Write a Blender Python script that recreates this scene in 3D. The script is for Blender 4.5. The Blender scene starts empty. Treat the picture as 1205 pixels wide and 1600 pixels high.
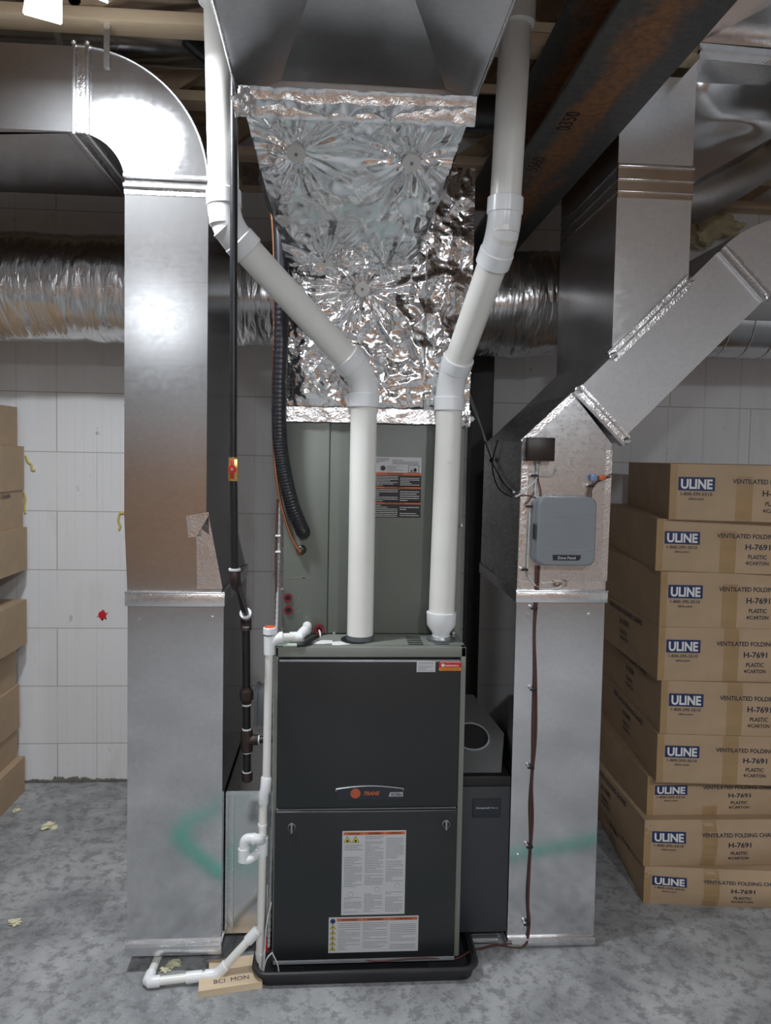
import bpy, bmesh, math, random
from mathutils import Vector, Matrix, noise as mnoise
R = math.radians
sc = bpy.context.scene
col = sc.collection

# ------------------------------------------------------------------ camera
F, PX, PY = 1155., 602.5, 768.5
CAM = Vector((0., -2.4, 1.73))
YAW, PIT, ROLL = R(3.9), R(2.8), .019
FW = Vector((math.sin(YAW)*math.cos(PIT), math.cos(YAW)*math.cos(PIT), -math.sin(PIT)))
_r0 = Vector((math.cos(YAW), -math.sin(YAW), 0)); _u0 = _r0.cross(FW)
UP = _u0*math.cos(ROLL) - _r0*math.sin(ROLL)
RT = _r0*math.cos(ROLL) + _u0*math.sin(ROLL)
cd = bpy.data.cameras.new('camera'); cam = bpy.data.objects.new('camera', cd); col.objects.link(cam)
cd.sensor_width = 36; cd.lens = F/1600*36; cd.shift_y = -(800-PY)/1600; cd.clip_start = .02
cam.matrix_world = Matrix(((RT.x, UP.x, -FW.x, CAM.x), (RT.y, UP.y, -FW.y, CAM.y), (RT.z, UP.z, -FW.z, CAM.z), (0, 0, 0, 1)))
sc.camera = cam

# ------------------------------------------------------------------ exposure, world, lamps' light
sc.view_settings.view_transform = 'Standard'; sc.view_settings.look = 'None'
sc.view_settings.gamma = 1; sc.view_settings.use_curve_mapping = False
sc.view_settings.exposure = 0.0
w = bpy.data.worlds.new('world'); sc.world = w; w.use_nodes = True
w.node_tree.nodes['Background'].inputs[0].default_value = (.9, .95, 1, 1)
w.node_tree.nodes['Background'].inputs[1].default_value = .02
LAMPS = [(-.765, -.37, 2.935, 36, 5), (-1.57, -4.19, 2.95, 5, 4), (1.35, -3.5, 2.95, 50, 36), (.05, -3.7, 2.95, 50, 18)]   # x, y, z, watts downwards, watts all round; the last lamp is added fill
def lamp_light(x, y, z, p, q):
    for kind, e in (('AREA', p), ('POINT', q)):
        if not e: continue
        l = bpy.data.lights.new('lamp_light', kind); l.energy = e; l.color = (.90, .95, 1)
        if kind == 'AREA': l.shape = 'DISK'; l.size = .22
        else: l.shadow_soft_size = .10
        o = bpy.data.objects.new('lamp_light', l); o.location = (x, y, z); col.objects.link(o)
for L in LAMPS: lamp_light(L[0], L[1], L[2]-.05, L[3], L[4])

# ------------------------------------------------------------------ pixel ray -> point on a known plane
def ray(px, py): return FW + RT*((px-PX)/F) - UP*((py-PY)/F)
def at(px, py, Y): d = ray(px, py); return CAM + d*((Y-CAM.y)/d.y)
def onz(px, py, Z): d = ray(px, py); return CAM + d*((Z-CAM.z)/d.z)
def onx(px, py, X): d = ray(px, py); return CAM + d*((X-CAM.x)/d.x)
V = Vector

# ------------------------------------------------------------------ materials
def _mat(name):
    m = bpy.data.materials.new(name); m.use_nodes = True
    nt = m.node_tree; return m, nt, nt.nodes['Principled BSDF']
def node(nt, t, **kw):
    n = nt.nodes.new(t)
    for k, v in kw.items():
        if k in n.inputs: n.inputs[k].default_value = v
        else: setattr(n, k, v)
    return n
def coords(nt, scale=(1, 1, 1), rot=(0, 0, 0)):
    tc = node(nt, 'ShaderNodeTexCoord'); mp = node(nt, 'ShaderNodeMapping')
    mp.inputs['Scale'].default_value = scale; mp.inputs['Rotation'].default_value = rot
    nt.links.new(tc.outputs['Object'], mp.inputs[0]); return mp.outputs[0]
def noise(nt, co, scale, detail=3, rough=.55):
    n = node(nt, 'ShaderNodeTexNoise'); n.inputs['Scale'].default_value = scale; n.inputs['Detail'].default_value = detail
    n.inputs['Roughness'].default_value = rough; nt.links.new(co, n.inputs['Vector']); return n.outputs['Fac']
def ramp(nt, fac, stops):
    r = node(nt, 'ShaderNodeValToRGB'); e = r.color_ramp.elements
    while len(e) < len(stops): e.new(.5)
    for i, (p, c) in enumerate(stops):
        e[i].position = p; e[i].color = (*c, 1) if not isinstance(c, (int, float)) else (c, c, c, 1)
    nt.links.new(fac, r.inputs[0]); return r.outputs[0]
def mix(nt, fac, a, b, blend='MIX'):
    m = node(nt, 'ShaderNodeMix', data_type='RGBA', blend_type=blend)
    if isinstance(fac, (int, float)): m.inputs[0].default_value = fac
    else: nt.links.new(fac, m.inputs[0])
    for i, x in ((6, a), (7, b)):
        if isinstance(x, tuple): m.inputs[i].default_value = (*x[:3], 1)
        else: nt.links.new(x, m.inputs[i])
    return m.outputs[2]
def math_(nt, op, a, b=0.):
    m = node(nt, 'ShaderNodeMath', operation=op)
    for i, x in ((0, a), (1, b)):
        if isinstance(x, (int, float)): m.inputs[i].default_value = x
        else: nt.links.new(x, m.inputs[i])
    return m.outputs[0]
def bump(nt, b, h, strength, dist):
    n = node(nt, 'ShaderNodeBump'); n.inputs['Strength'].default_value = strength; n.inputs['Distance'].default_value = dist
    nt.links.new(h, n.inputs['Height'])
    if b.inputs['Normal'].is_linked: nt.links.new(b.inputs['Normal'].links[0].from_socket, n.inputs['Normal'])
    nt.links.new(n.outputs[0], b.inputs['Normal'])
def plain(name, c, rough=.5, metal=0., var=.12, scale=8, bmp=0., bs=60):
    m, nt, b = _mat(name); co = coords(nt)
    f = noise(nt, co, scale, 4)
    lo = tuple(x*(1-var) for x in c); hi = tuple(min(1, x*(1+var)) for x in c)
    nt.links.new(ramp(nt, f, [(.3, lo), (.7, hi)]), b.inputs['Base Color'])
    b.inputs['Roughness'].default_value = rough; b.inputs['Metallic'].default_value = metal
    if bmp: bump(nt, b, noise(nt, co, bs, 3), bmp, .004)
    return m
def galv(name, tone=.62, rough=.3, wav=.12, wscale=2.2, streak=(1, 1, 14), tint=(1, 1.01, 1.03), wide=.20):
    m, nt, b = _mat(name); co = coords(nt)
    b = node(nt, 'ShaderNodeBsdfAnisotropic', distribution='BECKMANN'); nt.links.new(b.outputs[0], nt.nodes['Material Output'].inputs[0]); nt.nodes.remove(nt.nodes['Principled BSDF'])
    vo = node(nt, 'ShaderNodeTexVoronoi'); vo.inputs['Scale'].default_value = 85; nt.links.new(co, vo.inputs['Vector'])
    sep = node(nt, 'ShaderNodeSeparateColor'); nt.links.new(vo.outputs['Color'], sep.inputs[0])
    n1 = noise(nt, co, 3.5, 5); f = math_(nt, 'ADD', math_(nt, 'MULTIPLY', sep.outputs[0], .35), math_(nt, 'MULTIPLY', n1, .65))
    lo = tuple(tone*.95*t for t in tint); hi = tuple(min(1, tone*1.05*t) for t in tint)
    nt.links.new(ramp(nt, f, [(.25, lo), (.75, hi)]), b.inputs['Color'])
    n2 = noise(nt, coords(nt, streak), 9, 4)
    rr = math_(nt, 'ADD', math_(nt, 'MULTIPLY', n2, .05), math_(nt, 'ADD', math_(nt, 'MULTIPLY', sep.outputs[1], .028), rough-.038))
    nt.links.new(rr, b.inputs['Roughness'])
    b2 = node(nt, 'ShaderNodeBsdfAnisotropic', distribution='BECKMANN', Roughness=.62); nt.links.new(b.inputs['Color'].links[0].from_socket, b2.inputs['Color'])
    ms = node(nt, 'ShaderNodeMixShader'); ms.inputs[0].default_value = wide; nt.links.new(b.outputs[0], ms.inputs[1]); nt.links.new(b2.outputs[0], ms.inputs[2]); nt.links.new(ms.outputs[0], nt.nodes['Material Output'].inputs[0])
    bump(nt, b, noise(nt, co, wscale, 1), wav, .05)
    bump(nt, b, n2, .012, .002)
    return m
def foilmat(name, scale=26, strength=.7, grid=True, rough=.2, tone=.78, st=(1, 1, 1)):
    m, nt, b = _mat(name); co = coords(nt); cs = coords(nt, st)
    b.inputs['Metallic'].default_value = 1; b.inputs['Base Color'].default_value = (tone, tone*1.0, tone*1.01, 1)
    b.inputs['Roughness'].default_value = rough
    nz = node(nt, 'ShaderNodeTexNoise'); nz.inputs['Scale'].default_value = 7; nz.inputs['Detail'].default_value = 4; nt.links.new(cs, nz.inputs['Vector'])
    add = node(nt, 'ShaderNodeVectorMath', operation='MULTIPLY_ADD'); nt.links.new(nz.outputs['Color'], add.inputs[0]); add.inputs[1].default_value = (.14, .14, .14); nt.links.new(cs, add.inputs[2])
    vo = node(nt, 'ShaderNodeTexVoronoi'); vo.inputs['Scale'].default_value = scale; nt.links.new(add.outputs[0], vo.inputs['Vector'])
    rid = lambda s_, d_: math_(nt, 'ABSOLUTE', math_(nt, 'SUBTRACT', noise(nt, add.outputs[0], s_, d_), .5))
    bump(nt, b, rid(scale, 2), strength, .05)
    bump(nt, b, rid(scale*2.9, 2), strength*.5, .018)
    if grid:
        hs = []
        for ax in range(2):
            sx = node(nt, 'ShaderNodeSeparateXYZ'); nt.links.new(co, sx.inputs[0])
            q = math_(nt, 'PINGPONG', math_(nt, 'MULTIPLY', sx.outputs[(0, 2)[ax]], 80), .5)
            hs.append(math_(nt, 'LESS_THAN', q, .06))
        bump(nt, b, math_(nt, 'MAXIMUM', hs[0], hs[1]), .25, .002)
    return m
def floor_mat():
    m, nt, b = _mat('concrete'); co = coords(nt)
    a = noise(nt, co, 2.6, 8, .66); c = noise(nt, co, 20, 9, .74); e = noise(nt, co, 90, 4, .6)
    base = ramp(nt, a, [(.36, (.20, .206, .212)), (.5, (.32, .325, .33)), (.64, (.44, .445, .45))])
    base = mix(nt, ramp(nt, c, [(.49, 0.), (.58, .55)]), base, (.105, .108, .112))
    base = mix(nt, ramp(nt, e, [(.60, 0.), (.70, .5)]), base, (.55, .55, .55))
    nt.links.new(base, b.inputs['Base Color']); b.inputs['Roughness'].default_value = .55
    bump(nt, b, c, .15, .004); return m
def icf_mat():
    m, nt, b = _mat('foam_form_panel'); co = coords(nt, (1, 1, 1), (R(90), 0, 0))
    br = node(nt, 'ShaderNodeTexBrick'); nt.links.new(co, br.inputs['Vector'])
    br.inputs['Scale'].default_value = 1; br.inputs['Brick Width'].default_value = 1.22; br.inputs['Row Height'].default_value = .303
    br.inputs['Mortar Size'].default_value = .0028; br.inputs['Mortar Smooth'].default_value = .3; br.offset = .37
    br.inputs['Color1'].default_value = (.80, .80, .81, 1); br.inputs['Color2'].default_value = (.76, .76, .77, 1); br.inputs['Mortar'].default_value = (.45, .44, .41, 1)
    tc = coords(nt); sx = node(nt, 'ShaderNodeSeparateXYZ'); nt.links.new(tc, sx.inputs[0])
    q = math_(nt, 'PINGPONG', math_(nt, 'MULTIPLY', sx.outputs[0], 22), .5)
    q2 = math_(nt, 'PINGPONG', math_(nt, 'MULTIPLY', sx.outputs[0], 5), .5)
    ln = math_(nt, 'LESS_THAN', q, .035); l2 = math_(nt, 'LESS_THAN', q2, .018)
    nz = noise(nt, coords(nt, (3, 1, .5)), 3, 4)
    fac = math_(nt, 'MULTIPLY', math_(nt, 'MAXIMUM', math_(nt, 'MULTIPLY', ln, .6), l2), ramp_v(nt, nz, .4, .6, .35))
    c = mix(nt, fac, br.outputs['Color'], (.42, .41, .38))
    sp = noise(nt, coords(nt, (1, 1, .6)), 22, 3, .6); big = noise(nt, co, 2.2, 3)
    c = mix(nt, math_(nt, 'MULTIPLY', ramp_v(nt, sp, .66, .74, .8), ramp_v(nt, big, .48, .62, 1.)), c, (.22, .20, .16))
    c = mix(nt, ramp_v(nt, noise(nt, coords(nt, (1.5, 1, .6)), 4, 5), .56, .8, .35), c, (.52, .48, .40))
    nt.links.new(c, b.inputs['Base Color']); b.inputs['Roughness'].default_value = .7
    bump(nt, b, fac, -.3, .004); return m
def ramp_v(nt, f, a, b_, v):
    r = node(nt, 'ShaderNodeMapRange'); nt.links.new(f, r.inputs[0]); r.inputs[1].default_value = a; r.inputs[2].default_value = b_; r.inputs[3].default_value = 0; r.inputs[4].default_value = v
    return r.outputs[0]
def front_mat():           # tan added for the metal to reflect, up to 1.9 m, white foam above
    m, nt, b = _mat('added_tan_and_foam'); co = coords(nt); sx = node(nt, 'ShaderNodeSeparateXYZ'); nt.links.new(co, sx.inputs[0])
    c = ramp(nt, noise(nt, co, 2.5, 5), [(.3, (.40, .22, .115)), (.7, (.52, .29, .155))])
    nt.links.new(mix(nt, math_(nt, 'GREATER_THAN', sx.outputs[2], 1.9), c, (.74, .74, .75)), b.inputs['Base Color']); b.inputs['Roughness'].default_value = .8; return m
def wood_mat(name, c1, c2, sc_=(1, 1, 1), s=6):
    m, nt, b = _mat(name); f = noise(nt, coords(nt, sc_), s, 6, .65)
    nt.links.new(ramp(nt, f, [(.3, c1), (.7, c2)]), b.inputs['Base Color']); b.inputs['Roughness'].default_value = .65
    bump(nt, b, f, .2, .003); return m
def osb_mat():
    m, nt, b = _mat('strand_board'); vo = node(nt, 'ShaderNodeTexVoronoi'); vo.inputs['Scale'].default_value = 16
    nt.links.new(coords(nt, (1, .45, 1), (0, 0, .6)), vo.inputs['Vector'])
    sep = node(nt, 'ShaderNodeSeparateColor'); nt.links.new(vo.outputs['Color'], sep.inputs[0])
    nt.links.new(ramp(nt, sep.outputs[0], [(0, (.13, .075, .045)), (.6, (.24, .145, .085)), (1, (.36, .24, .14))]), b.inputs['Base Color'])
    b.inputs['Roughness'].default_value = .8; return m
def beam_mat():
    m, nt, b = _mat('rusty_mill_steel'); co = coords(nt); sx = node(nt, 'ShaderNodeSeparateXYZ'); nt.links.new(co, sx.inputs[0])
    n1 = noise(nt, coords(nt, (1, .35, 1)), 9, 6, .7); n2 = noise(nt, co, 40, 4, .7)
    band = math_(nt, 'SUBTRACT', 1., math_(nt, 'MULTIPLY', math_(nt, 'ABSOLUTE', math_(nt, 'ADD', sx.outputs[0], .012)), 9.))
    f = math_(nt, 'ADD', math_(nt, 'MULTIPLY', band, .42), math_(nt, 'SUBTRACT', n1, .40))
    c = mix(nt, ramp_v(nt, f, .22, .42, .9), ramp(nt, n2, [(.3, (.06, .06, .062)), (.7, (.115, .108, .10))]), ramp(nt, n2, [(.3, (.14, .058, .025)), (.7, (.38, .17, .06))]))
    nt.links.new(c, b.inputs['Base Color']); b.inputs['Roughness'].default_value = .6; b.inputs['Metallic'].default_value = .15
    bump(nt, b, n2, .25, .003); return m
def card_mat(name, c):
    m, nt, b = _mat(name); co = coords(nt)
    f = noise(nt, co, 5, 5); g = noise(nt, coords(nt, (1, 1, 90)), 1.2, 2)
    k = ramp(nt, f, [(.3, tuple(x*.88 for x in c)), (.7, tuple(x*1.08 for x in c))])
    nt.links.new(k, b.inputs['Base Color']); b.inputs['Roughness'].default_value = .72
    bump(nt, b, g, .05, .002); bump(nt, b, noise(nt, co, 3, 2), .35, .02); return m
def emis(name, c, s):
    m, nt, b = _mat(name); b.inputs['Base Color'].default_value = (*c, 1); b.inputs['Emission Color'].default_value = (*c, 1); b.inputs['Emission Strength'].default_value = s; return m

G = galv('galvanized_sheet', .62, .20, .05, 1.6, wide=.10); GL = galv('galvanized_sheet_satin', .64, .21, .05, wide=.09); GR = galv('galvanized_sheet_lit', .80, .24, .06, 1.6, wide=.42); GS = galv('galvanized_sheet_clean', .66, .13, .04, 1.4); GD = galv('galvanized_sheet_bright', .6, .24, .2, 3.2)  # GR is a lighter copy: brighter light on the right ducts, put into the tone
GB = galv('galvanized_cleat', .72, .26, .1, 6)
FOIL = foilmat('foil_wrap', 7, .55, True, .17, .85); FOILB = foilmat('foil_sheet', 6, .26, True, .20, .84); FOILR = foilmat('foil_duct_wrap', 9, .5, True, .26, .70, (1.5, .3, .3)); TAPE = foilmat('foil_tape', 70, .10, False, .24, .85)
PVC = plain('white_pvc', (.78, .77, .73), .3, 0, .04, 5); FIT = plain('bright_white_pvc', (.80, .81, .82), .25, 0, .03, 5)
BLK = plain('black_iron', (.016, .016, .018), .38, .2, .3, 40, .1); IRON = plain('brown_malleable_iron', (.05, .034, .030), .5, .5, .3, 30, .3)
DOPE = plain('white_pipe_dope', (.75, .75, .74), .6); CONC = floor_mat(); ICF = icf_mat()
PINE = wood_mat('pine_lumber', (.52, .39, .25), (.72, .58, .41), (.15, 3, 3)); PINED = wood_mat('pine_lumber_web', (.40, .29, .19), (.56, .43, .30), (2, 2, .3))
OSB = osb_mat(); STEEL = beam_mat(); DARKST = plain('dark_primer_steel', (.014, .012, .012), .6, 0, .3, 12)
CARD = card_mat('kraft_cardboard', (.43, .305, .19)); KTAPE = plain('kraft_packing_tape', (.36, .235, .115), .3, 0, .1, 9)
NAVY = plain('navy_print', (.013, .025, .10), .6); INK = plain('dark_ink_print', (.020, .022, .045), .6); WHITEINK = plain('white_print', (.72, .72, .70), .6)
COILP = plain('grey_green_enamel', (.135, .145, .125), .42, 0, .06, 3); FRAMEP = plain('grey_green_frame', (.19, .20, .175), .42, 0, .06, 3)
DOORP = plain('charcoal_door_enamel', (.018, .020, .0215), .34, 0, .12, 3); BLACKP = plain('black_plastic', (.010, .010, .011), .42); PANP = plain('dark_pan_plastic', (.022, .022, .024), .45, 0, .2, 12)
LAB = plain('label_paper', (.50, .50, .51), .45, 0, .03); ORANGE = plain('orange_print', (.50, .115, .035), .5); RED = plain('red_paint', (.50, .015, .015), .35)
YEL = plain('yellow_print', (.60, .50, .05), .5); BRASS = plain('brass', (.65, .45, .16), .3, 1, .1); COPPER = plain('copper', (.60, .27, .15), .3, 1, .2, 12)
ZONEP = plain('blue_grey_plastic', (.20, .22, .235), .38, 0, .04); BADGE = plain('dark_badge', (.018, .021, .030), .35); SILV = plain('silver_trim', (.55, .56, .58), .3, .8, .05)
BROWNP = plain('dark_brown_metal', (.022, .013, .009), .4, .2, .3); WIREB = plain('brown_wire', (.085, .030, .024), .5); WIREK = plain('black_wire', (.008, .008, .009), .5); WIREW = plain('white_wire', (.6, .6, .6), .5)
CLEAR = plain('translucent_tube', (.50, .50, .48), .25); AIRP = plain('charcoal_filter_cabinet', (.034, .036, .042), .45, 0, .1, 4); GREYP = plain('grey_plastic', (.22, .23, .245), .5)
FOAMB = plain('yellow_foam', (.70, .66, .46), .8, 0, .1, 20, .6, 60); TEAL = plain('teal_hose', (.01, .30, .22), .5); CAPO = plain('orange_red_plastic', (.80, .09, .03), .4); PLUG = plain('dark_red_plastic', (.16, .012, .016), .4)
REDSPRAY = plain('red_marking_paint', (.62, .012, .03), .6); INSUL = plain('mineral_wool', (.64, .56, .36), .95, 0, .3, 14, 1., 40); MUD = plain('grey_cement', (.16, .15, .13), .9, 0, .3, 25, .6, 50)
BLUEP = plain('blue_connector', (.16, .24, .42), .4); GASK = plain('grey_rubber', (.10, .11, .12), .6); STEELZ = plain('zinc_screw', (.6, .6, .62), .3, 1); PINW = plain('insulation_pin_steel', (.66, .65, .62), .5, 0, .05)
LED = emis('led_panel', (.95, .97, 1), 22); GLUEB = plain('rubber_grommet', (.012, .010, .010), .35)
MARK = plain('pale_marking', (.10, .09, .08), .7)

# ------------------------------------------------------------------ mesh building
class MB:
    def __init__(s): s.v = []; s.f = []
    def add(s, vs, fs):
        n = len(s.v); s.v += [V(p) for p in vs]; s.f += [tuple(i+n for i in f) for f in fs]; return s
    def bm(s, b):
        b.verts.ensure_lookup_table(); b.verts.index_update()
        s.add([v.co.copy() for v in b.verts], [[v.index for v in f.verts] for f in b.faces]); b.free(); return s
    def box(s, a, b, bev=0., seg=2):
        m = bmesh.new(); bmesh.ops.create_cube(m, size=1)
        a, b = V(a), V(b); c = (a+b)/2; d = b-a
        for v in m.verts: v.co = V((v.co.x*abs(d.x), v.co.y*abs(d.y), v.co.z*abs(d.z)))+c
        if bev: bmesh.ops.bevel(m, geom=m.edges[:], offset=bev, segments=seg, profile=.5, affect='EDGES')
        return s.bm(m)
    def prism(s, poly, y0, y1):          # poly of (x, z), extruded along y
        n = len(poly)
        area = sum(poly[i][0]*poly[(i+1) % n][1]-poly[(i+1) % n][0]*poly[i][1] for i in range(n))
        if area < 0: poly = poly[::-1]
        vs = [(p[0], y0, p[1]) for p in poly]+[(p[0], y1, p[1]) for p in poly]
        fs = [tuple(range(n)), tuple(range(2*n-1, n-1, -1))]+[((i+1) % n, i, i+n, (i+1) % n+n) for i in range(n)]
        return s.add(vs, fs)
    def tube(s, path, r, n=16, cap=True, closed=False):
        path = [V(p) for p in path]; k = len(path); rs = r if isinstance(r, (list, tuple)) else [r]*k
        t0 = (path[1]-path[0]).normalized(); a = V((0, 0, 1)) if abs(t0.z) < .9 else V((0, 1, 0))
        u = t0.cross(a).normalized(); vs = []; fs = []; pt = t0
        for i, p in enumerate(path):
            t = (path[min(i+1, k-1)]-path[max(i-1, 0)]); t = t.normalized() if t.length > 1e-9 else pt
            q = pt.rotation_difference(t); u = (q @ u); u = (u-t*u.dot(t)).normalized(); w_ = t.cross(u); pt = t
            for j in range(n):
                an = 2*math.pi*j/n; vs.append(p+(u*math.cos(an)+w_*math.sin(an))*rs[i])
        for i in range(k-1):
            for j in range(n): fs.append((i*n+j, i*n+(j+1) % n, (i+1)*n+(j+1) % n, (i+1)*n+j))
        if cap: fs.append(tuple(range(n-1, -1, -1))); fs.append(tuple((k-1)*n+j for j in range(n)))
        return s.add(vs, fs)
    def cyl(s, a, b, r, n=20): return s.tube([a, b], r, n)
    def ring(s, a, b, r0, r1, n=28):      # a hollow sleeve
        a, b = V(a), V(b); t = (b-a).normalized(); x = t.cross(V((0, 0, 1)) if abs(t.z) < .9 else V((0, 1, 0))).normalized(); y = t.cross(x)
        vs = [c+(x*math.cos(2*math.pi*j/n)+y*math.sin(2*math.pi*j/n))*rr for c, rr in ((a, r0), (a, r1), (b, r1), (b, r0)) for j in range(n)]
        return s.add(vs, [(i*n+j, i*n+(j+1) % n, ((i+1) % 4)*n+(j+1) % n, ((i+1) % 4)*n+j) for i in range(4) for j in range(n)])
    def ball(s, c, r, sx=(1, 1, 1), sub=2, jit=0., seed=1):
        m = bmesh.new(); bmesh.ops.create_icosphere(m, subdivisions=sub, radius=1); c = V(c)
        for v in m.verts:
            k = 1+jit*mnoise.noise(v.co*2.1+V((seed*3.7, seed, 0)))*2
            v.co = V((v.co.x*sx[0], v.co.y*sx[1], v.co.z*sx[2]))*r*k+c
        return s.bm(m)
    def quad(s, a, b, c, d): return s.add([a, b, c, d], [(0, 1, 2, 3)])
    def grid(s, fn, nu, nv):
        vs = [fn(i/nu, j/nv) for j in range(nv+1) for i in range(nu+1)]
        return s.add(vs, [(j*(nu+1)+i, j*(nu+1)+i+1, (j+1)*(nu+1)+i+1, (j+1)*(nu+1)+i) for j in range(nv) for i in range(nu)])
    def build(s, name, mat, parent=None, ang=35, base=None):
        if base is not None: org = V(base)
        else:
            xs = [p.x for p in s.v]; ys = [p.y for p in s.v]; zs = [p.z for p in s.v]
            org = V(((min(xs)+max(xs))/2, (min(ys)+max(ys))/2, min(zs)))
        if parent is not None: org = V(ORG[parent.name])
        me = bpy.data.meshes.new(name); me.from_pydata([p-org for p in s.v], [], s.f)
        for m_ in (mat if isinstance(mat, list) else [mat]): me.materials.append(m_)
        me.validate(); me.update()
        me.polygons.foreach_set('use_smooth', [True]*len(me.polygons))
        me.set_sharp_from_angle(angle=R(ang))
        o = bpy.data.objects.new(name, me); col.objects.link(o)
        if parent is not None: o.parent = parent
        else: o.location = org
        ORG[o.name] = tuple(org); return o
ORG = {}
def tag(o, label, cat, group=None):
    o['label'] = label; o['category'] = cat
    if group: o['group'] = group
    return o
def thing(name, label, cat, loc, group=None):
    o = bpy.data.objects.new(name, None); o.empty_display_size = .05; col.objects.link(o); o.location = V(loc); ORG[o.name] = tuple(loc)
    return tag(o, label, cat, group)
def struct(o): o['kind'] = 'structure'; return o
def smooth(pts, k=6):
    pts = [V(p) for p in pts]; out = []
    for i in range(len(pts)-1):
        p0, p1, p2, p3 = pts[max(i-1, 0)], pts[i], pts[i+1], pts[min(i+2, len(pts)-1)]
        for j in range(k):
            t = j/k; out.append(.5*((2*p1)+(p2-p0)*t+(2*p0-5*p1+4*p2-p3)*t*t+(3*p1-p0-3*p2+p3)*t**3))
    return out+[pts[-1]]
def copy_tree(o, parent=None):
    c = o.copy(); col.objects.link(c); c.parent = parent
    for ch in [x for x in o.children]: copy_tree(ch, c)
    return c
_txt = {}
def text_geo(s, bold):
    if (s, bold) not in _txt:
        cu = bpy.data.curves.new('t', 'FONT'); cu.body = s; cu.size = 1; cu.align_x = 'CENTER'; cu.offset = bold; cu.resolution_u = 3
        o = bpy.data.objects.new('t', cu); col.objects.link(o)
        dg = bpy.context.evaluated_depsgraph_get(); dg.update(); me = o.evaluated_get(dg).to_mesh()
        _txt[(s, bold)] = ([v.co.copy() for v in me.vertices], [tuple(p.vertices) for p in me.polygons])
        o.evaluated_get(dg).to_mesh_clear(); bpy.data.objects.remove(o); bpy.data.curves.remove(cu)
    return _txt[(s, bold)]
class Face:                                # a flat local frame on a surface: u right, v up, n outwards
    def __init__(s, o, u, v): s.o = V(o); s.u = V(u).normalized(); s.v = V(v).normalized(); s.n = s.u.cross(s.v)
    def p(s, u, v, h=0.): return s.o+s.u*u+s.v*v+s.n*h
    def rect(s, mb, u0, v0, u1, v1, h=.0006):
        mb.quad(s.p(u0, v0, h), s.p(u1, v0, h), s.p(u1, v1, h), s.p(u0, v1, h)); return mb
    def plate(s, mb, u0, v0, u1, v1, h0=-.0002, h=.0006):
        a = [s.p(u0, v0, h0), s.p(u1, v0, h0), s.p(u1, v1, h0), s.p(u0, v1, h0), s.p(u0, v0, h), s.p(u1, v0, h), s.p(u1, v1, h), s.p(u0, v1, h)]
        return mb.add(a, [(4, 5, 6, 7), (3, 2, 1, 0), (0, 1, 5, 4), (1, 2, 6, 5), (2, 3, 7, 6), (3, 0, 4, 7)])
    def poly(s, mb, pts, h=.0008): mb.add([s.p(a, b, h) for a, b in pts], [tuple(range(len(pts)))]); return mb
    def disc(s, mb, u, v, r, h=.0009, n=20): return s.poly(mb, [(u+r*math.cos(2*math.pi*i/n), v+r*math.sin(2*math.pi*i/n)) for i in range(n)], h)
    def text(s, mb, t, u, v, cap, bold=.02, h=.0010, width=None, slant=0.):   # centred on u, baseline v
        vs, fs = text_geo(t, bold); k = cap/.70; xs = [q.x for q in vs]; cx = (min(xs)+max(xs))/2; kx = k if width is None else width/(max(xs)-min(xs))
        mb.add([s.p(u+(q.x-cx)*kx+q.y*k*slant, v+q.y*k, h) for q in vs], fs); return mb
    def lines(s, mb, u0, v0, u1, v1, rows, rng, h=.0010, thick=.5, fill=.9):   # rows of tiny unreadable print
        dv = (v1-v0)/rows
        for i in range(rows):
            v = v1-dv*(i+.75)
            if rng.random() > fill: continue
            end = u1 if rng.random() < .7 else u0+(u1-u0)*rng.uniform(.3, .9); u = u0
            while u < end-.001:
                w_ = min(rng.uniform(.003, .010), end-u); s.rect(mb, u, v, u+w_, v+dv*thick, h); u += w_+.0011
        return mb

# ------------------------------------------------------------------ the room shell
WY = at(120, 1221, 0).y; d_ = onz(120, 1221, 0); WY = round(d_.y, 3)
X0, X1, YB, ZC = -4.2, 4.4, -6.2, 3.42
struct(MB().box((X0-.1, YB-.1, -.12), (X1+.1, WY+.1, 0)).build('floor', CONC, base=(0, 0, 0)))
struct(MB().box((X0-.1, WY, 0), (X1+.1, WY+.1, ZC)).build('wall_back', ICF, base=(-1.54+.12, WY, -.10)))
struct(MB().box((X0-.1, YB, 0), (X0, WY, ZC)).build('wall_left', ICF))
struct(MB().box((X1, YB, 0), (X1+.1, WY, ZC)).build('wall_right', ICF))
struct(MB().box((X0-.1, YB-.1, 0), (X1+.1, YB, ZC)).build('wall_front', front_mat(), base=(0, YB, 0)))
struct(MB().box((X0-.1, YB-.1, ZC), (X1+.1, WY+.1, ZC+.02)).build('ceiling', OSB))
# foam footing strip and the cement smear where the wall meets the floor
rng = random.Random(4)
m = MB()
for i in range(46):
    x = -1.62+i*.0125; m.ball((x, WY-.004, .006), .012, (1.1, .7, rng.uniform(.5, 1.5)*(1.6 if 14 < i < 30 else .8)), 1)
tag(m.build('cement_smear', MUD), 'ragged grey cement smear where the white foam wall meets the floor', 'cement')

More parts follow.
